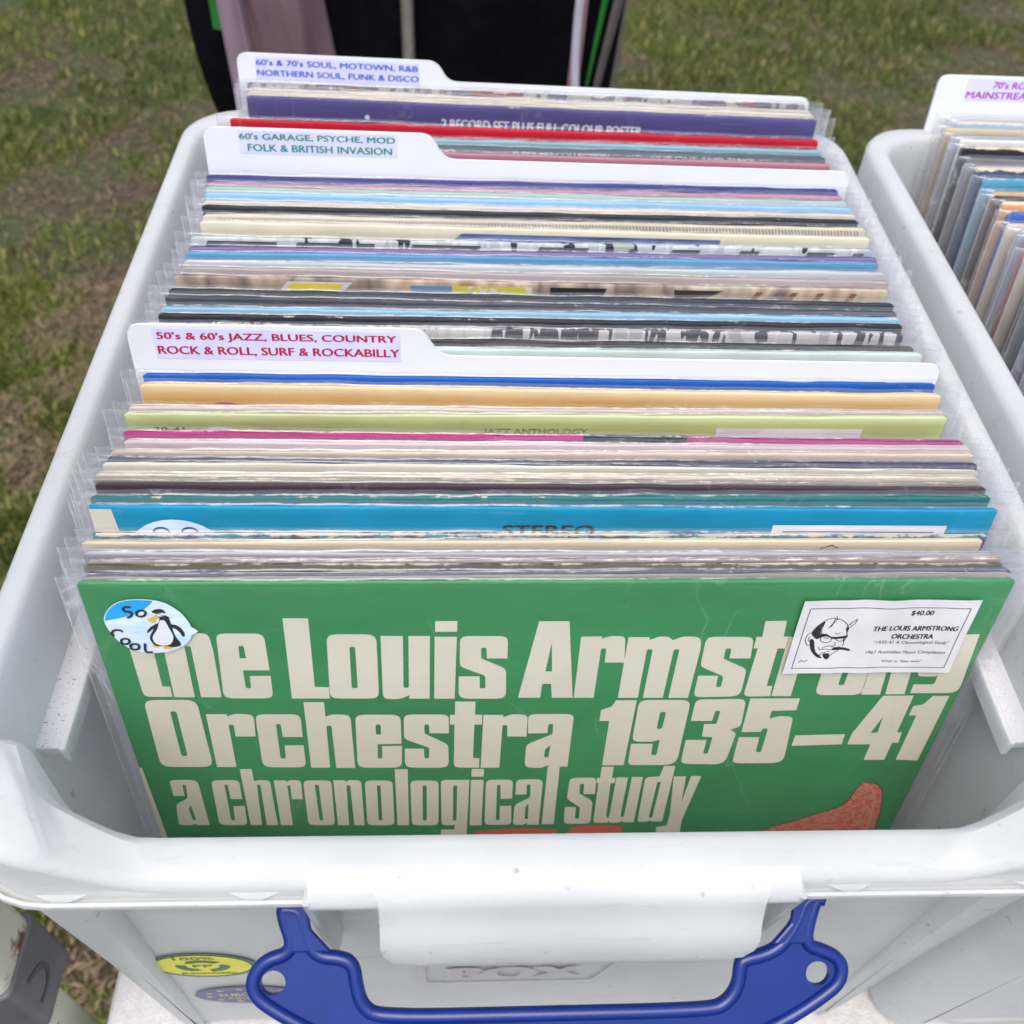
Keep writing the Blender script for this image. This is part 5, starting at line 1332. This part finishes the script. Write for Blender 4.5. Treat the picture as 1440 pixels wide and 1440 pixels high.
# ------------------------------------------------------------------ cream gazebo leg with grey clamp at lower left
m, nt, out = new_mat('cream_paint_with_rust')
co = coords(nt)
n1 = N(nt, 'TexNoise', i_Scale=30.0, i_Detail=6.0, i_Roughness=0.7)
L(nt, co, n1.inputs['Vector'])
n2 = N(nt, 'TexNoise', i_Scale=160.0, i_Detail=3.0)
L(nt, co, n2.inputs['Vector'])
p = N(nt, 'BsdfPrincipled', i_Roughness=0.45)
base = mixc(nt, ramp(nt, n1.outputs[0], [(0.58, (0, 0, 0)), (0.64, (1, 1, 1))]), (0.70, 0.67, 0.50), (0.20, 0.09, 0.035))
base = mixc(nt, ramp(nt, n2.outputs[0], [(0.68, (0, 0, 0)), (0.73, (1, 1, 1))]), base, (0.08, 0.06, 0.045))
L(nt, base, p.inputs['Base Color'])
L(nt, p.outputs[0], out.inputs[0])
M_POST = m
M_CLAMP = simple('dark_grey_clamp_plastic', (0.10, 0.10, 0.108), 0.5, nscale=60, nstr=0.12, bump=0.15, bscale=500)
post = thing('gazebo_leg', 'cream painted metal gazebo leg with rust spots and grey plastic clamp beside the table', 'gazebo leg', (-249, -50, -1055))


def rsq(h, r, z, n=5, cx=0, cy=0):
    out = []
    for sx, sy, a0 in ((1, 1, 0), (-1, 1, 90), (-1, -1, 180), (1, -1, 270)):
        for i in range(n):
            a = R(a0 + 90 * i / (n - 1))
            out.append((cx + sx * (h - r) + r * math.cos(a), cy + sy * (h - r) + r * math.sin(a), z))
    return out


def rprism(h, r, z0, z1, cx=0, cy=0):
    a, b = rsq(h, r, z0, cx=cx, cy=cy), rsq(h, r, z1, cx=cx, cy=cy)
    n = len(a)
    return a + b, [(i, (i + 1) % n, (i + 1) % n + n, i + n) for i in range(n)] + [tuple(range(n))[::-1], tuple(range(n, 2 * n))]


v, f = rprism(17, 5, 800, 1500)
mk('upper_tube', v, f, M_POST, post, sharp=50)
v, f = rprism(11.5, 3, 0, 830, cy=-5)
mk('lower_tube', v, f, M_POST, post, sharp=50)
v, f = rprism(19, 5, 782, 836)
cl = mk('clamp', v, f, M_CLAMP, post, sharp=40)
bevel(cl, 1.2, 2)
js = [(-8, 822), (-1, 817), (3, 810), (2, 803), (-5, 799), (-11, 801)]
v, f = stroke2d(smooth_line(js, 5), 3.0, 0)
mk('slot', [(19.3, p_[0], p_[2]) for p_ in v], f, M_BLACKINK, cl, smooth=False)

# ------------------------------------------------------------------ camping chair behind the table, with clothing on it
M_BLK = simple('black_canvas', (0.003, 0.003, 0.0045), 0.9, nscale=50, nstr=0.4, bump=0.5, bscale=1200, spec=0.08)
M_GRN = simple('green_webbing', (0.012, 0.17, 0.02), 0.7)
M_MAUVE = simple('mauve_fleece', (0.15, 0.09, 0.105), 0.9, nscale=12, nstr=0.30, bump=0.6, bscale=500)
M_WHT = simple('lilac_white_strap', (0.50, 0.48, 0.55), 0.6)
M_TUBE = simple('brushed_tube', (0.34, 0.32, 0.27), 0.35, 0.6)
M_BRN = simple('brown_grey_strap', (0.10, 0.085, 0.08), 0.7)
ch = thing('camping_chair', 'black camping chair with green trim standing on the grass behind the table', 'chair', (-80, 830, -1055))


def sheet(xl, xr, z0, z1, y, th, nx=24, nzz=22, bulge=10, fold=4, seed=0):
    """thick hanging fabric; xl/xr are functions of height 0..1"""
    V = []
    for s in (0, 1):
        for j in range(nzz + 1):
            tz_ = j / nzz
            z = z0 + (z1 - z0) * tz_
            for i in range(nx + 1):
                u = i / nx
                a, b = xl(tz_), xr(tz_)
                e = math.sin(math.pi * u) ** 0.5 if 0 < u < 1 else 0
                yy = y + (-1 if s == 0 else 1) * th / 2 * (0.25 + 0.75 * e) - bulge * e + fold * nz(u * 6 + seed, tz_ * 1.5, seed)
                V.append((a + (b - a) * u, yy, z))
    k = (nx + 1) * (nzz + 1)
    F1 = grid_faces(nx + 1, nzz + 1)
    F2 = [tuple(q + k for q in t[::-1]) for t in F1]
    Fs = []
    bd = [i for i in range(nx + 1)] + [(j + 1) * (nx + 1) + nx for j in range(nzz)] + [nzz * (nx + 1) + nx - 1 - i for i in range(nx)] + [(nzz - 1 - j) * (nx + 1) for j in range(nzz - 1)]
    for a, b in zip(bd, bd[1:] + bd[:1]):
        Fs.append((b, a, a + k, b + k))
    return V, F1 + F2 + Fs


# chair-local: x from centre, y, z above ground
v, f = sheet(lambda t: -190 - 42 * math.sqrt(max(0, 1 - (1 - min(1, t / 0.42)) ** 2)) + 3 * t, lambda t: 198 + 22 * t, 745, 1120, 0, 30, fold=16, nx=40, seed=1)
mk('backrest', v, f, M_BLK, ch, sharp=60)
v, f = sheet(lambda t: -200, lambda t: 200, 440, 470, 230, 420, bulge=0, fold=3, nzz=3)
mk('seat', v, f, M_BLK, ch, sharp=60)
for x, y in ((-215, 20), (215, 20), (-215, 440), (215, 440)):
    v, f = tube([(x, y, 0), (x * 0.98, y + (10 if y < 100 else -20), 480)], 9, 12)
    mk('leg', v, f, M_TUBE, ch)
for x in (-207, 207):
    v, f = tube([(x, 30, 470), (x * 1.0, 22, 900), (x, 20, 1130)], 9, 12)
    mk('back_post', v, f, M_TUBE, ch)
v, f = tube([(-9, -34, 500), (-9, -34, 1130)], 6.5, 12)
mk('centre_tube', v, f, M_TUBE, ch)
v, f = sheet(lambda t: -203, lambda t: -186, 890, 960, -24, 6, nx=4, nzz=14, bulge=0, fold=3, seed=8)
mk('green_trim', v, f, M_GRN, ch)
v, f = sheet(lambda t: 182 + 24 * (t - 0.35), lambda t: 188 + 33 * (t - 0.35), 850, 1100, -34, 4, nx=3, nzz=14, bulge=0, fold=2, seed=3)
mk('green_strap', v, f, M_GRN, ch)
v, f = sheet(lambda t: 188 + 40 * (t - 0.35), lambda t: 197 + 50 * (t - 0.35), 790, 1100, -36, 5, nx=3, nzz=14, bulge=0, fold=2, seed=4)
mk('grey_strap', v, f, M_BRN, ch)
jk = thing('fleece_jacket', 'mauve pink fleece jacket hanging over the left of the chair back', 'jacket', (-80, 830, -300))
v, f = sheet(lambda t: -152 - 40 * t + 6 * math.sin(t * 4), lambda t: -62 - 47 * t, -60, 330, -34, 16, nx=26, nzz=26, bulge=7, fold=15, seed=5)
mk('jacket_back', v, f, M_MAUVE, jk, sharp=60)
v, f = sheet(lambda t: -186 - 10 * t, lambda t: -150 - 25 * t, -90, 320, -37, 14, nx=8, nzz=20, bulge=5, fold=8, seed=15)
mk('sleeve', v, f, simple('pale_mauve_fleece', (0.27, 0.19, 0.235), 0.9, nscale=12, nstr=0.2, bump=0.6, bscale=500), jk, sharp=60)
sc = thing('scarf', 'narrow pink and white scarf hanging at the right of the chair back', 'scarf', (-80, 830, -300))
v, f = sheet(lambda t: 152 + 5 * t, lambda t: 163 + 6 * t, -80, 330, -42, 6, nx=4, nzz=20, bulge=0, fold=5, seed=6)
mk('pink_end', v, f, simple('dusty_pink_cloth', (0.30, 0.16, 0.18), 0.85), sc)
v, f = sheet(lambda t: 166 + 12 * math.cos(t * 5.2), lambda t: 174 + 12 * math.cos(t * 5.2), -90, 330, -46, 5, nx=4, nzz=24, bulge=0, fold=4, seed=7)
mk('white_end', v, f, M_WHT, sc)

# ------------------------------------------------------------------ ground and grass
m, nt, out = new_mat('soil_and_thatch')
co = coords(nt)
n1 = N(nt, 'TexNoise', i_Scale=3.2, i_Detail=6.0, i_Roughness=0.65)
n2 = N(nt, 'TexNoise', i_Scale=45.0, i_Detail=6.0, i_Roughness=0.75)
L(nt, co, n1.inputs['Vector'])
L(nt, co, n2.inputs['Vector'])
p = N(nt, 'BsdfPrincipled', i_Roughness=0.95)
soil = ramp(nt, n2.outputs[0], [(0.3, (0.02, 0.015, 0.008)), (0.5, (0.055, 0.038, 0.02)), (0.68, (0.12, 0.085, 0.048)), (0.8, (0.22, 0.17, 0.11))])
gr = ramp(nt, n2.outputs[0], [(0.3, (0.018, 0.03, 0.008)), (0.7, (0.07, 0.09, 0.02))])
L(nt, mixc(nt, ramp(nt, n1.outputs[0], [(0.42, (1, 1, 1)), (0.58, (0, 0, 0))]), soil, gr), p.inputs['Base Color'])
b = N(nt, 'Bump', i_Strength=0.8, i_Distance=0.01)
L(nt, n2.outputs[0], b.inputs['Height'])
L(nt, b.outputs[0], p.inputs['Normal'])
L(nt, p.outputs[0], out.inputs[0])
g = 200000
gn = 12
gv = [(-g + 2 * g * i / gn, -g + 2 * g * j / gn, 0) for j in range(gn + 1) for i in range(gn + 1)]
gd = mk('ground', gv, grid_faces(gn + 1, gn + 1), m, smooth=False)
gd['kind'] = 'structure'
gd['label'] = 'patchy lawn soil under the table and beyond'

rng = np.random.default_rng(5)


def vnoise(x, y, s, seed):
    r = np.random.default_rng(seed).random((256, 256))
    a, b_ = x / s + 500, y / s + 500
    i, j = np.floor(a).astype(int), np.floor(b_).astype(int)
    fx, fy = a - i, b_ - j
    fx, fy = fx * fx * (3 - 2 * fx), fy * fy * (3 - 2 * fy)
    i0, j0, i1, j1 = i % 256, j % 256, (i + 1) % 256, (j + 1) % 256
    return (r[i0, j0] * (1 - fx) + r[i1, j0] * fx) * (1 - fy) + (r[i0, j1] * (1 - fx) + r[i1, j1] * fx) * fy


def scatter(n, x0, x1, y0, y1, dry):
    x = rng.uniform(x0, x1, n)
    y = rng.uniform(y0, y1, n)
    d = 0.55 * vnoise(x, y, 0.22, 1) + 0.3 * vnoise(x, y, 0.09, 2) + 0.15 * vnoise(x, y, 0.035, 3)
    keep = (d > 0.37 + 0.12 * rng.random(n)) if not dry else (d < 0.42 + 0.10 * rng.random(n))
    return x[keep], y[keep], d[keep]


def blades(name, label, n, dry):
    xs, yy, dd = [], [], []
    for a in ((int(n * 0.42), -1.5, -0.05, -0.5, 1.6), (int(n * 0.58), -1.9, 2.4, 1.0, 4.3)):
        q = scatter(a[0], *a[1:], dry)
        xs.append(q[0]); yy.append(q[1]); dd.append(q[2])
    x, y, d = map(np.concatenate, (xs, yy, dd))
    k = len(x)
    ln = (0.010 + 0.024 * rng.random(k)) * (0.55 + 1.1 * np.clip((d - 0.35) * 2.2, 0, 1)) if not dry else 0.010 + 0.020 * rng.random(k)
    wd = (0.0011 + 0.0014 * rng.random(k)) * (1.0 if not dry else 0.75)
    az = rng.uniform(0, 2 * np.pi, k)
    tilt = np.radians(rng.uniform(8, 62, k)) if not dry else np.radians(rng.uniform(66, 90, k))
    dx, dy = np.cos(az), np.sin(az)
    px, py = -dy, dx
    V = np.zeros((k, 5, 3), dtype=np.float32)
    zb = -0.001 if not dry else 0.002 + 0.006 * rng.random(k)
    for i, (fr_, w_) in enumerate(((0, 1.0), (0, -1.0), (0.55, 0.8), (0.55, -0.8), (1.0, 0.0))):
        r_ = ln * fr_
        tt = tilt * (0.6 + 0.5 * fr_)
        V[:, i, 0] = x + dx * r_ * np.sin(tt) + px * wd * w_
        V[:, i, 1] = y + dy * r_ * np.sin(tt) + py * wd * w_
        V[:, i, 2] = zb + r_ * np.maximum(np.cos(tt), 0.02)
    me = bpy.data.meshes.new(name)
    me.vertices.add(k * 5)
    me.vertices.foreach_set('co', V.reshape(-1))
    base = np.arange(k)[:, None] * 5
    tri = np.concatenate([base + np.array([[0, 1, 3]]), base + np.array([[0, 3, 2]]), base + np.array([[2, 3, 4]])], axis=1).reshape(-1)
    me.loops.add(len(tri))
    me.loops.foreach_set('vertex_index', tri.astype(np.int32))
    me.polygons.add(len(tri) // 3)
    me.polygons.foreach_set('loop_start', np.arange(0, len(tri), 3, dtype=np.int32))
    me.update(calc_edges=True)
    ca = me.color_attributes.new('tint', 'FLOAT_COLOR', 'POINT')
    t = rng.random(k)
    t2 = vnoise(x, y, 0.5, 9)
    if not dry:
        a0, a1, a2 = np.array([0.018, 0.045, 0.005]), np.array([0.20, 0.235, 0.03]), np.array([0.42, 0.36, 0.13])
        c = a0 + (a1 - a0) * (0.5 * t + 0.5 * t2)[:, None]
        m_ = rng.random(k) < 0.12
        c[m_] = a2
    else:
        a0, a1 = np.array([0.09, 0.062, 0.032]), np.array([0.36, 0.265, 0.155])
        c = a0 + (a1 - a0) * t[:, None]
    cc = np.ones((k, 5, 4), dtype=np.float32)
    cc[:, :, :3] = c[:, None, :]
    ca.data.foreach_set('color', cc.reshape(-1))
    o = bpy.data.objects.new(name, me)
    COL.objects.link(o)
    o['kind'] = 'stuff'
    o['label'] = label
    mt, nt_, ou = new_mat(name + '_blade')
    at = N(nt_, 'Attribute', attribute_name='tint')
    pr = N(nt_, 'BsdfPrincipled', i_Roughness=0.6)
    L(nt_, at.outputs['Color'], pr.inputs['Base Color'])
    tl = N(nt_, 'BsdfTranslucent')
    L(nt_, at.outputs['Color'], tl.inputs[0])
    mx = N(nt_, 'MixShader', i_0=0.3)
    L(nt_, pr.outputs[0], mx.inputs[1])
    L(nt_, tl.outputs[0], mx.inputs[2])
    L(nt_, mx.outputs[0], ou.inputs[0])
    me.materials.append(mt)
    return o


blades('grass', 'short patchy green grass around the table', 330000, False)
blades('dry_grass', 'dry straw and dead thatch lying between the green tufts', 120000, True)
